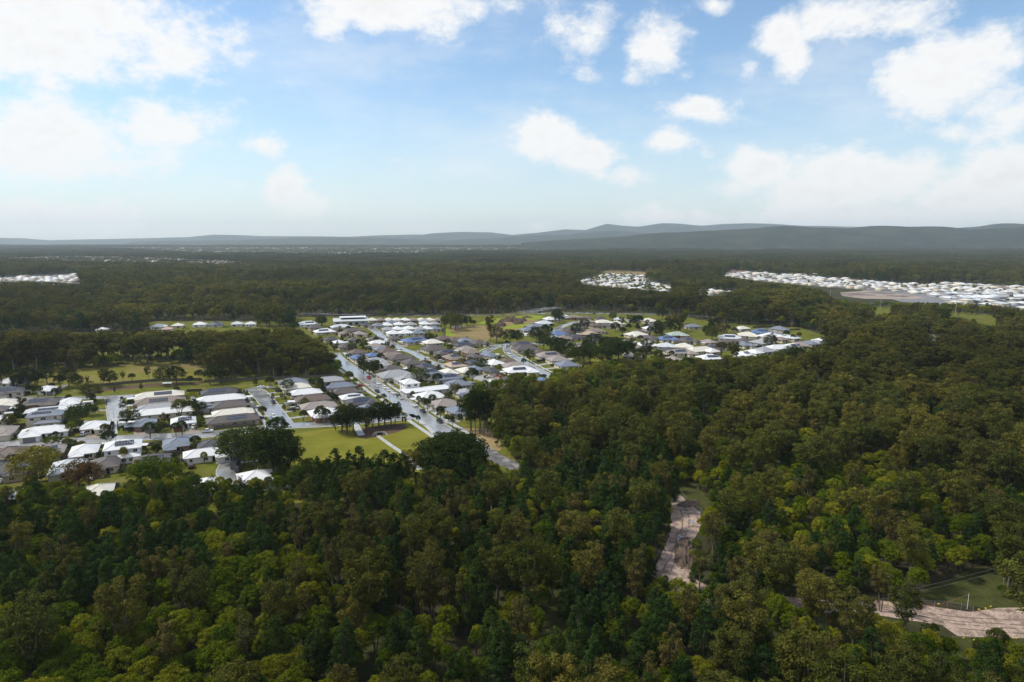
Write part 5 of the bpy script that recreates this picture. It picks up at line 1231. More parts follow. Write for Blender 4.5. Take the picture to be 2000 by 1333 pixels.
# yard fences between neighbours
cnt = 0
for f in HFOOT[:NEAR_N]:
    x, y, _, L_, W_, a = f
    if math.hypot(x, y) > 720: continue
    for (sx, sy, ex, ey) in ((-L_ / 2 - 1.5, W_ / 2 + 3.6, L_ / 2 + 1.5, W_ / 2 + 3.6), (L_ / 2 + 1.7, -W_ / 2, L_ / 2 + 1.7, W_ / 2 + 3.6)):
        P = [(x + (sx + (ex - sx) * t) * math.cos(a) - (sy + (ey - sy) * t) * math.sin(a), y + (sx + (ex - sx) * t) * math.sin(a) + (sy + (ey - sy) * t) * math.cos(a)) for t in np.linspace(0, 1, 7)]
        run = []
        for p in P:
            bad = on_house(p[0], p[1], .25) or on_road(p[0], p[1], 9)
            if bad:
                break
            run.append(p)
        if len(run) >= 4 and cnt < 200: fence([run[0], run[-1]], 1.7, R.choice(('timber', 'timber', 'timber_dark')), True); cnt += 1
fb = {}
for e, pts, w, world, h, m in NF:
    px, py = pj(e.location.x, e.location.y, 0); z = next(n for n, f in TZ if f(px, py)); fb.setdefault((('grey' if m == 'timber' else 'dark') + ' paling fence', z), []).append((float(px), e))
for (look, z), L_ in fb.items():
    L_.sort(key=lambda q: q[0])
    for i, (_, e) in enumerate(L_): tag(e, '%s %s from left in %s' % (ordinal(i), look, z) if len(L_) > 1 else 'only %s in %s' % (look, z), 'fence', 'fences, ' + z)

# ------------------------------------------------------------------ cars
PAINT = {}
for n, c in {'white': (.72, .73, .74), 'silver': (.42, .43, .45), 'black': (.012, .012, .014), 'red': (.38, .020, .022), 'navy': (.015, .035, .16), 'grey': (.12, .125, .135), 'maroon': (.07, .014, .016), 'cream': (.62, .58, .48), 'green': (.035, .05, .035), 'yellow': (.60, .46, .03)}.items():
    PAINT[n] = simple('car_paint_' + n, c, .22, .5, var=.02)
M['tyre'] = simple('tyre_rubber', (.014, .014, .015), .8, .2)
M['rim'] = simple('alloy_rim', (.5, .5, .52), .35, .5, .6)
M['lamp_red'] = simple('tail_lamp', (.32, .01, .01), .25, .5)
M['lamp_clear'] = simple('head_lamp', (.7, .72, .74), .2, .5)


def wheel_mesh():
    b = MB(); n = 14
    for r, x0, x1, m in ((.33, -.1, .1, 0), (.21, -.115, .115, 1)):
        b.loft([[(x0, r * math.cos(6.2832 * i / n), r * math.sin(6.2832 * i / n)) for i in range(n)], [(x1, r * math.cos(6.2832 * i / n), r * math.sin(6.2832 * i / n)) for i in range(n)]], m)
    return b.mesh('wheel', M['tyre'], M['rim'])


WHEEL = wheel_mesh()


def car_meshes(kind):
    """body side outline lofted across the width with tumblehome; +y is forward"""
    P = {'sedan': dict(L=4.6, W=1.8, base=.28, side=[(-2.3, .55), (-2.28, .95), (-1.55, 1.02), (-.95, 1.42), (.25, 1.45), (1.0, 1.0), (2.0, .86), (2.3, .62)]),
         'suv': dict(L=4.7, W=1.88, base=.34, side=[(-2.35, .6), (-2.33, 1.1), (-2.05, 1.68), (-1.5, 1.74), (.35, 1.72), (1.05, 1.14), (2.1, 1.02), (2.35, .7)]),
         'ute': dict(L=5.3, W=1.88, base=.40, side=[(-2.65, .65), (-2.65, 1.12), (-.72, 1.14), (-.62, 1.72), (.55, 1.74), (1.2, 1.18), (2.45, 1.06), (2.65, .75)]),
         'van': dict(L=4.9, W=1.95, base=.34, side=[(-2.45, .55), (-2.45, 1.9), (-2.3, 2.05), (1.0, 2.05), (1.75, 1.25), (2.3, 1.05), (2.45, .7)])}[kind]
    W = P['W'] / 2; side = P['side']; base = P['base']
    ring = [(side[0][0], base)] + side + [(side[-1][0], base)]
    b = MB(); rings = []
    for fx in (-1, -.93, -.6, 0, .6, .93, 1):
        rr = []
        for (y, z) in ring:
            tum = 1 - .16 * max(0, (z - .95)) / .8
            edge = .05 if abs(fx) == 1 else 0
            rr.append((fx * W * tum, y * (1 - edge * .4), z - edge * (.6 if z > base + .05 else -.6)))
        rings.append(rr)
    b.loft(rings, 0)
    body = b.mesh('body', PAINT['white'])
    # glass: front, back and side panes set just proud of the cabin
    g_ = MB(); top = [p for p in side if p[1] > 1.3]; zt = max(p[1] for p in top); y0, y1 = top[0][0], top[-1][0]
    i1 = side.index(top[-1]); f1 = side[i1 + 1]; i0 = side.index(top[0]); b1 = side[i0 - 1]
    zb = 1.04 if kind != 'van' else 1.25
    def tumx(z, k=.985): return W * (1 - .16 * max(0, z - .95) / .8) * k
    def pane(p, q, k0, k1):
        a = (p[0] + (q[0] - p[0]) * k0, p[1] + (q[1] - p[1]) * k0); c = (p[0] + (q[0] - p[0]) * k1, p[1] + (q[1] - p[1]) * k1)
        s = .03 if q[0] > p[0] else -.03
        g_.poly([(-tumx(a[1], .86), a[0] + s, a[1] + .02), (tumx(a[1], .86), a[0] + s, a[1] + .02), (tumx(c[1], .86), c[0] + s, c[1] + .02), (-tumx(c[1], .86), c[0] + s, c[1] + .02)])
    pane(top[-1], f1, .08, .95)
    if kind != 'van': pane(top[0], b1, .1, .9 if kind != 'suv' else .95)
    for s in (-1, 1):
        lo = zb + .04; hi = zt - .1
        ya = y0 + (.12 if kind != 'van' else 2.1); yb = y1 - .05
        yab = ya - (.25 if kind == 'sedan' else 0.0); ybb = yb + .38
        for (u0, u1) in ((0, .48), (.52, 1)):
            g_.poly([(s * (tumx(lo, 1) + .012), yab + (ybb - yab) * u0, lo), (s * (tumx(lo, 1) + .012), yab + (ybb - yab) * u1, lo), (s * (tumx(hi, 1) + .012), ya + (yb - ya) * u1, hi), (s * (tumx(hi, 1) + .012), ya + (yb - ya) * u0, hi)])
    glass = g_.mesh('windows', M['glass'])
    lamps = []
    L2 = P['L'] / 2
    for nm, yy, m in (('headlight', L2 - .10, 'lamp_clear'), ('tail_light', -L2 + .08, 'lamp_red')):
        lb = MB(); s = .06; lb.box(-.16, .16, -.1, .1, -.08, .08); lamps.append((nm, lb.mesh(nm, M[m]), yy))
    extra = None
    if kind == 'ute':
        t = MB(); t.box(-.78, .78, -2.55, -.82, 1.145, 1.16); extra = ('tray', t.mesh('tray', M['tyre']))
    return dict(body=body, glass=glass, lamps=lamps, P=P, extra=extra)


CARM = {k: car_meshes(k) for k in ('sedan', 'suv', 'ute', 'van')}
CARS = []


def car(px, py, kind, paint, head):
    x, y = up(px, py); e = empty('car', (x, y, .07), math.radians(head - 90)); Cm = CARM[kind]
    o = obj('body', Cm['body'], e); o.material_slots[0].link = 'OBJECT'; o.material_slots[0].material = PAINT[paint]
    obj('windows', Cm['glass'], e)
    W = Cm['P']['W'] / 2; L2 = Cm['P']['L'] / 2
    for sx in (-1, 1):
        for yy in (L2 * .62, -L2 * .60): obj('wheel', WHEEL, e, (sx * (W - .08), yy, .33))
        for nm, me, yy in Cm['lamps']: obj(nm, me, e, (sx * (W - .32), yy, .74 if nm == 'headlight' else .82))
    if Cm['extra']: obj(Cm['extra'][0], Cm['extra'][1], e)
    CARS.append((e, px, py, kind, paint)); return e


MS = 298   # heading along the wide street towards the camera
for c in [(720, 740, 'suv', 'red', MS), (732, 747, 'ute', 'silver', MS), (739, 751, 'sedan', 'white', MS), (752, 759.5, 'suv', 'white', MS), (760, 764.5, 'suv', 'white', MS), (768, 769.5, 'sedan', 'white', MS), (779, 776, 'suv', 'green', MS), (783, 779.5, 'sedan', 'silver', MS), (810, 794, 'ute', 'white', MS), (826, 806, 'ute', 'black', MS), (859, 826, 'suv', 'black', MS),
          (716.5, 754, 'sedan', 'cream', MS), (737, 767, 'suv', 'black', MS), (749.5, 775, 'ute', 'green', 118), (704, 755, 'sedan', 'red', 30), (792, 769, 'ute', 'white', 30), (800, 770, 'sedan', 'white', 30), (846, 796, 'van', 'white', 30), (742, 739, 'ute', 'white', 30), (534, 788, 'ute', 'black', 298), (535, 816, 'suv', 'white', 298), (510, 758, 'sedan', 'white', 15), (516, 758.5, 'sedan', 'white', 15), (529, 759.5, 'sedan', 'white', 15), (546, 766, 'suv', 'black', 15),
          (565, 789, 'ute', 'white', 20), (569, 791, 'suv', 'white', 20), (575, 801, 'suv', 'silver', 20), (570, 802, 'sedan', 'black', 20), (79, 856, 'sedan', 'white', 100), (93, 855, 'sedan', 'black', 100), (164, 850, 'suv', 'white', 100), (7, 860, 'sedan', 'white', 95), (158, 829, 'sedan', 'white', 10), (265, 812, 'suv', 'white', 15), (262, 806, 'ute', 'black', 15), (380, 837, 'van', 'white', 285), (405, 845, 'ute', 'white', 12), (270, 777, 'sedan', 'navy', 12),
          (3, 942, 'sedan', 'white', 100), (179, 936, 'suv', 'white', 285), (374, 914, 'suv', 'maroon', 110), (464, 920, 'suv', 'grey', 100), (508, 819, 'sedan', 'black', 15), (497, 797, 'sedan', 'white', 15), (144, 867, 'sedan', 'white', 10), (835, 701, 'sedan', 'white', MS), (826, 706, 'sedan', 'white', 20), (836, 708, 'sedan', 'red', 20), (862, 707.5, 'suv', 'white', 10), (817, 689, 'suv', 'silver', MS), (898, 706, 'sedan', 'white', 15), (903, 705.5, 'sedan', 'navy', 100),
          (962, 678, 'sedan', 'white', 30), (957, 674, 'sedan', 'white', 30), (991, 677, 'sedan', 'white', 40), (995, 692, 'sedan', 'white', MS), (983, 698.5, 'sedan', 'white', 30), (976, 737, 'sedan', 'red', 110), (951, 737.5, 'sedan', 'black', 10), (956, 738, 'sedan', 'white', 10), (1007, 732, 'sedan', 'white', 130), (915, 779, 'sedan', 'white', 130), (1054, 611.5, 'van', 'navy', 60), (1083, 612.5, 'sedan', 'white', 5), (1089, 611.5, 'van', 'white', 5), (1097, 611, 'suv', 'yellow', 5), (1128, 613, 'sedan', 'white', 5), (1148, 613.5, 'sedan', 'white', 5),
          (1161, 614, 'sedan', 'navy', 5), (1175, 614, 'sedan', 'white', 5), (1190, 615, 'sedan', 'white', 5), (1018, 655, 'suv', 'navy', 20), (1482, 661, 'sedan', 'black', 40), (1490, 661.5, 'sedan', 'white', 40), (1514, 671, 'sedan', 'red', 20), (1518, 666, 'sedan', 'black', 60), (1397, 690, 'sedan', 'red', 20), (1440, 648.5, 'sedan', 'silver', 10), (1296, 669.5, 'suv', 'red', 100), (1206, 643.5, 'van', 'white', 90), (740, 640, 'sedan', 'white', 60), (731, 641, 'suv', 'silver', 60)]:
    car(*c)
cb = {}
for e, px, py, kd, pt in CARS:
    z = 'arterial road' if py < 617 and px > 1000 else 'wide street' if (py > 736 and 680 < px < 880 and 'x' and abs(px - (676 + (py - 714) * 1.49)) < 26) else next(n for n, f in TZ if f(px, py))
    cb.setdefault(({'sedan': '%s sedan', 'suv': '%s four-wheel drive', 'ute': '%s pickup with open tray', 'van': '%s van'}[kd] % ('dark green' if pt == 'green' else pt), z), []).append((px, e))
for (look, z), L_ in cb.items():
    L_.sort(key=lambda q: q[0])
    for i, (_, e) in enumerate(L_): tag(e, ('%s %s from left on %s' % (ordinal(i), look, z)) if len(L_) > 1 else 'only %s parked in %s' % (look, z), 'car', 'cars, ' + z)

# ------------------------------------------------------------------ sheds, caravans, shelter, shop, bus
def shed(px, py, L_, W_, h, col, label, name='garden_shed', rz=26, open_=False, cat='shed'):
    x, y = up(px, py); e = empty(name, (x, y, 0), math.radians(rz)); b = MB()
    if open_:
        for ax in (-L_ / 2 + .1, L_ / 2 - .1):
            for ay in (-W_ / 2 + .1, W_ / 2 - .1): p = MB(); p.box(ax - .06, ax + .06, ay - .06, ay + .06, 0, h); p.build('post', M['steel'], parent=e)
    else:
        b.box(-L_ / 2, L_ / 2, -W_ / 2, W_ / 2, 0, h); b.build('wall', M['roof_' + col] if col in 'wp' else M['wall_grey'], parent=e)
        d = MB(); d.box(-.5, .5, -W_ / 2 - .04, -W_ / 2 - .005, .02, 1.9); d.build('door', M['wall_darkgrey'], parent=e)
    r = MB(); o = .2; r.loft([[(-L_ / 2 - o, -W_ / 2 - o, h + .01), (-L_ / 2 - o, 0, h + .01 + W_ * .14), (-L_ / 2 - o, W_ / 2 + o, h + .01)], [(L_ / 2 + o, -W_ / 2 - o, h + .01), (L_ / 2 + o, 0, h + .01 + W_ * .14), (L_ / 2 + o, W_ / 2 + o, h + .01)]])
    r.build('roof', M['roof_' + col], parent=e)
    return tag(e, label, cat)


shed(19, 814, 3.6, 3, 2.1, 'p', 'small white garden shed by the corner fence at far left'); shed(400, 800, 8, 3.5, 2.3, 's', 'long low grey shed behind the cream-roofed house'); shed(411, 804.5, 10.5, 3.2, 2.3, 's', 'longer grey lean-to shed in front of the other grey shed')
shed(264, 824, 4, 3, 2.2, 'w', 'white flat carport beside the slate blue house', 'carport', 26, True, 'carport'); shed(328, 756, 5, 3.4, 2.5, 'p', 'pale green-white picnic shelter on the grass strip', 'picnic_shelter', 10, True, 'shelter'); shed(279, 878, 4.5, 3.5, 2.2, 'w', 'white peaked shade tent beside the two-storey white house', 'shade_tent', 10, True, 'tent')
shed(318, 775, 3, 2.5, 2.1, 'w', 'tiny white shed behind the brown tiled house'); shed(210, 875, 3.6, 2.6, 2.2, 'w', 'white carport left of the two-storey white house', 'carport', 20, True, 'carport'); shed(892, 641, 6.5, 6, 3.2, 'b', 'old red-brown brick shed at the corner of the dry field', 'farm_shed')


def caravan(px, py, rz, label):
    x, y = up(px, py); e = empty('caravan', (x, y, 0), math.radians(rz)); W = 1.15
    side = [(-2.6, .5), (-2.7, 1.6), (-2.5, 2.5), (2.2, 2.6), (2.7, 1.9), (2.5, .5)]
    b = MB(); b.loft([[(s * W, yy, z) for yy, z in side] for s in (-1, -.9, .9, 1)]); b.build('body', M['white'], parent=e)
    for s in (-1, 1):
        obj('wheel', WHEEL, e, (s * (W - .1), -.3, .33)); w = MB(); w.box(s * W - .01, s * W + .01, -1.4, .4, 1.4, 2.0); w.build('window', M['glass'], parent=e)
    w = MB(); w.box(-.7, .7, -2.72, -2.66, 1.4, 2.0); w.build('window', M['glass'], parent=e)
    t = MB(); t.tube([(-.5, 2.4, .45), (0, 3.8, .45)], [.04, .04], 4); t.tube([(.5, 2.4, .45), (0, 3.8, .45)], [.04, .04], 4); t.build('tow_frame', M['steel'], parent=e)
    tag(e, label, 'caravan', 'caravans')


caravan(172, 793, 118, 'white caravan beside the white house at the grassy corner'); caravan(253, 834, 118, 'white caravan parked by the slate blue house'); caravan(244, 834, 118, 'smaller looking white caravan left of the other caravan'); caravan(377, 784, 30, 'cream-white caravan behind the brown tiled house'); caravan(1028, 657, 20, 'white caravan beside the dark round tree')

x, y = up(460, 913); e = empty('truck', (x, y, .07), math.radians(10)); b = MB(); b.loft([[(-1.2, yy, z) for yy, z in ((-3.6, .6), (-3.6, 3.1), (3.0, 3.15), (3.6, 2.4), (3.7, .6))], [(1.2, yy, z) for yy, z in ((-3.6, .6), (-3.6, 3.1), (3.0, 3.15), (3.6, 2.4), (3.7, .6))]]); b.build('body', PAINT['grey'], parent=e)
for s in (-1, 1):
    for yy in (-2.3, 2.4): obj('wheel', WHEEL, e, (s * 1.05, yy, .45), 0, 1.35)
    for k in range(4): w = MB(); w.box(s * 1.2 - .012, s * 1.2 + .012, -3.1 + k * 1.5, -1.9 + k * 1.5, 1.7, 2.5); w.build('window', M['glass'], parent=e)
tag(e, 'dark grey bus-like van parked in the lower driveway', 'van')

# the long pale building with raised roof at the far corner of the estate
x, y = up(690, 633.5); e = empty('shop_building', (x, y, 0), math.radians(16))
b = MB(); b.box(-20, 15, -8, 8, 0, 4.2); b.build('wall', M['wall_grey'], parent=e)
b = MB(); b.loft([[(-21, -10, 4.2), (-21, 9, 5.6), (-21, 9, 5.9), (-21, -10, 4.5)], [(16, -10, 4.2), (16, 9, 5.6), (16, 9, 5.9), (16, -10, 4.5)]]); b.build('roof', M['roof_p'], parent=e)
b = MB(); b.box(-12, 12, 2, 8, 5.6, 7.0); b.build('clerestory', M['dark'], parent=e)
b = MB(); b.loft([[(-14, 0, 7.0), (-14, 9.5, 7.5), (-14, 9.5, 7.8), (-14, 0, 7.3)], [(14, 0, 7.0), (14, 9.5, 7.5), (14, 9.5, 7.8), (14, 0, 7.3)]]); b.build('upper_roof', M['roof_w'], parent=e)
for k in range(5): w = MB(); w.box(-18 + k * 6.5, -14.5 + k * 6.5, -8.06, -8.01, .3, 2.8); w.build('window', M['glass'], parent=e)
tag(e, 'long pale grey building with a raised clerestory roof behind the estate', 'building')

# drain outlet in the park
x, y = up(742, 849); e = empty('drain_headwall', (x, y, 0), math.radians(12)); b = MB(); b.box(-2.4, 2.4, -.15, .15, 0, 1.3); b.build('headwall', M['concrete'], parent=e)
for s in (-1, 1):
    b = MB(); b.loft([[(s * 2.4, -.15, 0), (s * 2.4, .15, 0), (s * 2.4, .15, 1.3), (s * 2.4, -.15, 1.3)], [(s * 3.6, -2.2, 0), (s * 3.4, -2.0, 0), (s * 3.4, -2.0, .5), (s * 3.6, -2.2, .5)]]); b.build('wing_wall', M['concrete'], parent=e)
b = MB(); b.box(-1.3, 1.3, -.19, -.155, .05, 1.0); b.build('pipe_opening', M['dark'], parent=e)
tag(e, 'concrete drain headwall in the mulch bed of the park', 'drain')

# ------------------------------------------------------------------ poles, lamps and wires
def pole(px, py, h, label, kind='street_lamp', arm=1.6, rz=0.0):
    x, y = up(px, py); e = empty(kind, (x, y, 0), rz)
    b = MB(); wood = kind == 'power_pole'
    b.tube([(0, 0, 0), (0, 0, h)], [.16, .11] if wood else [.09, .06] if h < 12 else [.28, .16], 8); b.build('pole', M['pole_wood' if wood else 'steel'], parent=e)
    if kind == 'street_lamp':
        b = MB(); b.tube([(0, 0, h - .1), (arm * .5, 0, h + .25), (arm, 0, h + .3)], [.05, .045, .04], 6); b.build('arm', M['steel'], parent=e)
        b = MB(); b.box(arm - .1, arm + .55, -.14, .14, h + .24, h + .36); b.build('lamp_head', M['wall_grey'], parent=e)
    elif wood:
        for k in range(2):
            b = MB(); b.box(-1.2, 1.2, -.06, .06, h - .5 - k * 1.2, h - .36 - k * 1.2); b.build('crossarm', M['pole_wood'], parent=e)
        b = MB()
        for s in (-1.1, -.4, .4, 1.1): b.tube([(s, 0, h - .36), (s, 0, h - .15)], [.06, .04], 5)
        o = b.build('insulators', M['white'], parent=e); o['kind'] = 'stuff'
    else:
        for k in range(3):
            b = MB(); b.box(-1.3 + k * .9, -.6 + k * .9, -.2, .15, h - .2, h + .5); b.build('floodlight', M['wall_grey'], parent=e)
    tag(e, label, 'pole' if kind != 'street_lamp' else 'street lamp', {'street_lamp': 'street lamps', 'power_pole': 'power poles', 'floodlight_pole': 'floodlight poles'}[kind])
    return (x, y, h)


LAMPS = [(223, 822, 'at the end of the short side street'), (492, 778, 'by the court beside the four conifers'), (508, 790, 'on the court verge'), (536, 834, 'at the court corner by the cross street'), (571, 824, 'in front of the round shrub by the white corner house'), (761, 783, 'in the wide street opposite the solar house'), (868, 845, 'low on the wide street near the park'), (762, 800, 'beside the park trees on the wide street'), (355, 925, 'on the lawn below the long white house'), (495, 908, 'by the lower path'), (472, 913, 'near the grey bus-like van'), (745, 766, 'by the footpath left of the wide street'), (171, 782, 'on the terrace road by the caravan'), (1010, 695, 'by the third street bend'), (705, 727, 'at the upper bend of the wide street'), (770, 774, 'between parked cars on the wide street')]
for px, py, t in LAMPS: pole(px, py, 7.5, 'grey street lamp ' + t, 'street_lamp', 1.6, R.choice((.5, 2.0)))
PW = [pole(px, py, h, 'timber power pole ' + t, 'power_pole', 0, .2) for px, py, h, t in [(983, 620, 12.5, 'left of the road junction'), (1014, 619, 12.5, 'nearest the road junction'), (1060, 613, 12.5, 'right of the road junction'), (1113, 614, 12, 'beside the arterial road cars'), (1222, 617, 12, 'farther along the arterial road'), (930, 622, 12, 'above the weedy lot')]]
for px, py, h, t in [(1620, 600, 22, 'at the field corner, first from left'), (1720, 602, 22, 'beside the sandy lot, second from left'), (1757, 604, 22, 'third from left along the field'), (1866, 616, 22, 'standing on the open playing field'), (1799, 662, 14, 'by the curved pale road'), (805, 560, 26, 'rising from the forest behind the estate')]:
    pole(px, py, h, 'tall steel floodlight pole ' + t, 'floodlight_pole')


def wire(a, b, sag, label, r=.02, m='tyre', name='power_line'):
    pts = [(a[0] + (b[0] - a[0]) * t, a[1] + (b[1] - a[1]) * t, a[2] + (b[2] - a[2]) * t - sag * 4 * t * (1 - t)) for t in np.linspace(0, 1, 13)]
    w = MB(); w.tube(pts, [r] * 13, 4); return tag(w.build(name, M[m]), label, 'cable', name.replace('_', ' ') + 's')


order = sorted(range(6), key=lambda i: PW[i][0] / PW[i][1]); PS_ = [PW[i] for i in order]
for i in range(5):
    wire((PS_[i][0], PS_[i][1], PS_[i][2] - .2), (PS_[i + 1][0], PS_[i + 1][1], PS_[i + 1][2] - .2), .8, '%s power line span from left along the arterial road' % ordinal(i), .035)
a = (*up(1952, 1108, 9), 9.0); b_ = (*up(1655, 1176, 3), 3.0); wire(a, b_, .5, 'upper of two cables slanting down to the earth track', .022, 'wirelead', 'overhead_cable')
a2 = (*up(1968, 1112, 8.6), 8.6); b2 = (*up(1665, 1180, 2.6), 2.6); wire(a2, b2, .6, 'lower of two cables slanting down to the earth track', .022, 'wirelead', 'overhead_cable')
x, y = up(1958, 1160); e = empty('power_pole', (x, y, 0)); b = MB(); b.tube([(0, 0, 0), (0, 0, 9.4)], [.16, .12], 8); b.build('pole', M['pole_wood'], parent=e); b = MB(); b.box(-1, 1, -.06, .06, 8.9, 9.05); b.build('crossarm', M['pole_wood'], parent=e)
tag(e, 'timber power pole behind the big tree at the right edge', 'pole', 'power poles')

# ------------------------------------------------------------------ earth heaps
def heap(px, py, L_, W_, h, m, label, rz, seed, name='soil_heap'):
    x, y = up(px, py); rs = np.random.RandomState(seed); n = 26; V = []; F = []
    hm = vnoise(*np.meshgrid(np.arange(n) * 1.0, np.arange(n) * 1.0), 3.2, seed)
    h2 = vnoise(*np.meshgrid(np.arange(n) * 1.0, np.arange(n) * 1.0), 1.3, seed + 5)
    for j in range(n):
        for i in range(n):
            u_, v_ = 2 * i / (n - 1) - 1, 2 * j / (n - 1) - 1
            k = max(0, 1 - (abs(u_ * (.8 + .5 * hm[i, j])) ** 2.4 + abs(v_ * (.8 + .5 * h2[i, j])) ** 2.2)); V.append((u_ * L_ / 2, v_ * W_ / 2, h * (k ** .7) * (.25 + .85 * hm[j, i] + .45 * h2[j, i]) - .06))
    F = np.array([(j * n + i, j * n + i + 1, (j + 1) * n + i + 1, (j + 1) * n + i) for j in range(n - 1) for i in range(n - 1)])
    o = obj(name, mesh_np(name, np.array(V), F, (M[m],), smooth=True), None, (x, y, .06), math.radians(rz)); tag(o, label, 'soil heap', 'heaps of earth'); return o


heap(1337, 1080, 5.6, 21, 1.5, 'soil', 'long dark spoil heap lying along the sandy track', -14, 3); heap(1003, 628, 30, 14, 4.5, 'soil', 'long black soil heap on the vacant lot', 8, 4); heap(1012, 632, 12, 12, 4.2, 'soil', 'black soil heap at the right end of the long one', 0, 6); heap(978, 637, 12, 12, 4.6, 'soil', 'separate black soil heap left of the long one', 0, 7); heap(1008, 634, 5, 5, 1.4, 'soil', 'small lump of soil before the black heaps', 0, 8)
heap(1345, 985, 9, 5, 1.0, 'soil', 'dark earth bank at the top of the sandy track', 30, 9); heap(1030, 621, 14, 8, 1.6, 'mulch', 'reddish earth heap by the road junction', 0, 10)

for px in ([(1322, 978), (1336, 1000), (1340, 1020), (1330, 1050), (1316, 1090), (1300, 1122)], [(1560, 1179), (1700, 1184), (1850, 1208), (1950, 1215), (2060, 1218)], [(1600, 1186), (1720, 1189), (1860, 1222), (1960, 1232), (2060, 1234)]):
    pth = smooth_path([up(*p) for p in px], 1.2); pth = pth + np.stack([vnoise(pth[:, 0], pth[:, 1], 4, 3) - .5, vnoise(pth[:, 0], pth[:, 1], 4, 9) - .5], 1) * .8
    for o_ in (-1.0, 1.0): strip('wheel_rut', pth, o_ - .22, o_ + .22, .058, M['rut'])

# ------------------------------------------------------------------ works along the track: barriers, stakes and bunting
def mesh_fence(pts, label, h=1.6):
    q = smooth_path([up(*p) for p in pts], 2.5); x0, y0 = q[0]; e = empty('temporary_fence', (x0, y0, 0))
    r = MB(); r.tube([(x - x0, y - y0, h) for x, y in q], [.028] * len(q), 4); r.build('top_rail', M['wirelead'], parent=e)
    p_ = MB()
    for x, y in q: p_.tube([(x - x0, y - y0, 0), (x - x0, y - y0, h)], [.03, .03], 4)
    o = p_.build('posts', M['steel'], parent=e); o['kind'] = 'stuff'
    w = MB()
    for (ax, ay), (bx, by) in zip(q[:-1], q[1:]):
        for k in range(5):
            z = .2 + k * .28; w.tube([(ax - x0, ay - y0, z), (bx - x0, by - y0, z)], [.006, .006], 3)
    o = w.build('wires', M['steel'], parent=e); o['kind'] = 'stuff'
    return tag(e, label, 'fence', 'temporary fences along the track')


mesh_fence([(1310, 955), (1330, 968), (1350, 990), (1370, 1003), (1375, 1015)], 'curving wire fence at the top of the sandy track'); mesh_fence([(1268, 1112), (1285, 1090), (1300, 1062), (1304, 1050)], 'wire fence along the lower left side of the sandy track'); mesh_fence([(1310, 998), (1330, 993), (1352, 991), (1368, 1004)], 'wire fence crossing the sandy track')
mesh_fence([(1545, 1172), (1620, 1175), (1700, 1180), (1770, 1184), (1850, 1187), (1900, 1197)], 'long wire fence behind the earthworks at lower right'); mesh_fence([(1860, 1246), (1900, 1250), (1940, 1248), (2020, 1246)], 'low wire fence in front of the earthworks', .5)
M['orange'] = simple('orange_flag', (.7, .12, .03), .6, .3); M['yellowbag'] = simple('yellow_sandbag', (.62, .46, .03), .7, .3)
x, y = up(1889, 1190); e = empty('marker_post', (x, y, 0)); b = MB(); b.tube([(0, 0, 0), (.05, 0, 4.0)], [.07, .06], 6); b.build('post', M['white'], parent=e); tag(e, 'tall white marker post at the edge of the earthworks', 'post', 'marker posts'); P1 = np.array([x, y, 3.9])
x, y = up(1779, 1197); e = empty('marker_post', (x, y, 0)); b = MB(); b.tube([(0, 0, 0), (.35, 0, 1.7)], [.07, .06], 6); b.build('post', M['white'], parent=e); tag(e, 'short leaning white marker post among the tree tops', 'post', 'marker posts'); P0 = np.array([x + .3, y, 1.7])
e = empty('bunting_line', tuple(P0)); w = MB(); pts = [(P1 - P0) * t - np.array([0, 0, 2.4 * 4 * t * (1 - t) * .35]) for t in np.linspace(0, 1, 19)]; w.tube(pts, [.012] * 19, 3); w.build('cord', M['white'], parent=e)
for p in pts[1:-1]:
    f_ = MB(); f_.loft([[(p[0] - .13, p[1] - .01, p[2]), (p[0] + .13, p[1] - .01, p[2]), (p[0] + .03, p[1] - .01, p[2] - .3), (p[0] - .03, p[1] - .01, p[2] - .3)], [(p[0] - .13, p[1] + .01, p[2]), (p[0] + .13, p[1] + .01, p[2]), (p[0] + .03, p[1] + .01, p[2] - .3), (p[0] - .03, p[1] + .01, p[2] - .3)]]); f_.build('flag', M['orange'], parent=e)
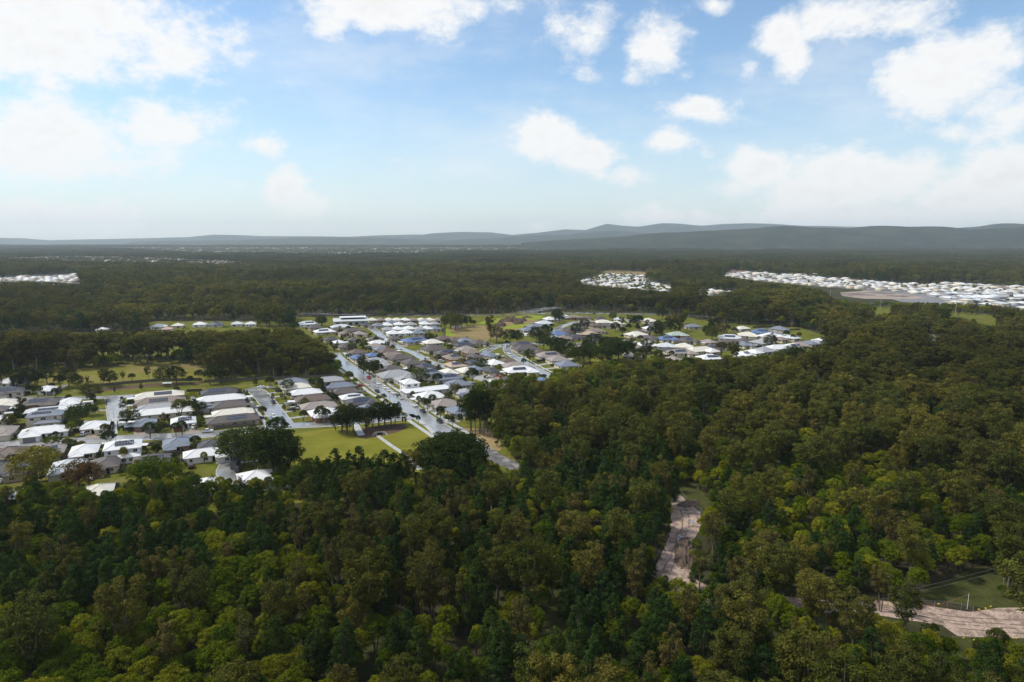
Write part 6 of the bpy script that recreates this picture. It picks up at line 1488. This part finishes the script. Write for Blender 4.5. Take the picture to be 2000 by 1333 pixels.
tag(e, 'string of small orange flags sagging between two marker posts', 'bunting')
BAG = MB(); BAG.loft([[(.30 * math.cos(a) * k, .2 * math.sin(a) * k, z) for a in np.linspace(0, 6.2832, 9)[:-1]] for k, z in ((.8, 0), (1, .08), (.95, .2), (.6, .28))]); BAGM = BAG.mesh('sandbag', M['yellowbag'])
bags = [(1733, 1181), (1752, 1177), (1784, 1180), (1800, 1181), (1833, 1181), (1912, 1192), (1925, 1190), (1935, 1186), (1882, 1248), (1902, 1252), (1921, 1257), (1945, 1246), (1964, 1246), (1985, 1248), (1329, 1020), (1323, 1012), (1336, 1024), (1352, 1027), (1342, 1001), (1318, 1002)]
for i, (px, py) in enumerate(bags):
    x, y = up(px, py); tag(obj('sandbag', BAGM, None, (x, y, .05), R.uniform(0, 3), .95), ('%s yellow sandbag from left by the ' % ordinal(sorted(p[0] for p in (bags[:14] if px > 1500 else bags[14:])).index(px)) + ('earthworks at lower right' if px > 1500 else 'head of sandy track')), 'sandbag', 'yellow sandbags on the works')
sheet('puddle', [(1343, 1020), (1349, 1017), (1357, 1019), (1356, 1023), (1347, 1024)], .056, M['asphalt']); sheet('puddle', [(1322, 1045), (1328, 1042), (1330, 1050), (1324, 1056)], .056, M['asphalt'])

# ------------------------------------------------------------------ haze in the air
hb = MB(); hb.box(-16000, 16000, -1500, 17600, -4, 520)
hz = hb.build('haze'); hz['kind'] = 'stuff'; hz['label'] = 'pale haze hanging over the whole plain'
hm_ = bpy.data.materials.new('haze'); hm_.use_nodes = True; nt = hm_.node_tree; nt.nodes.clear(); out = nt.nodes.new('ShaderNodeOutputMaterial'); pv = nt.nodes.new('ShaderNodeVolumePrincipled')
pv.inputs['Color'].default_value = (.76, .88, 1.0, 1); pv.inputs['Density'].default_value = 4.8e-5; pv.inputs['Density Attribute'].default_value = ''; pv.inputs['Anisotropy'].default_value = 0.25
nt.links.new(pv.outputs[0], out.inputs['Volume']); hz.data.materials.append(hm_)
try: hm_.cycles.homogeneous_volume = True
except Exception: pass
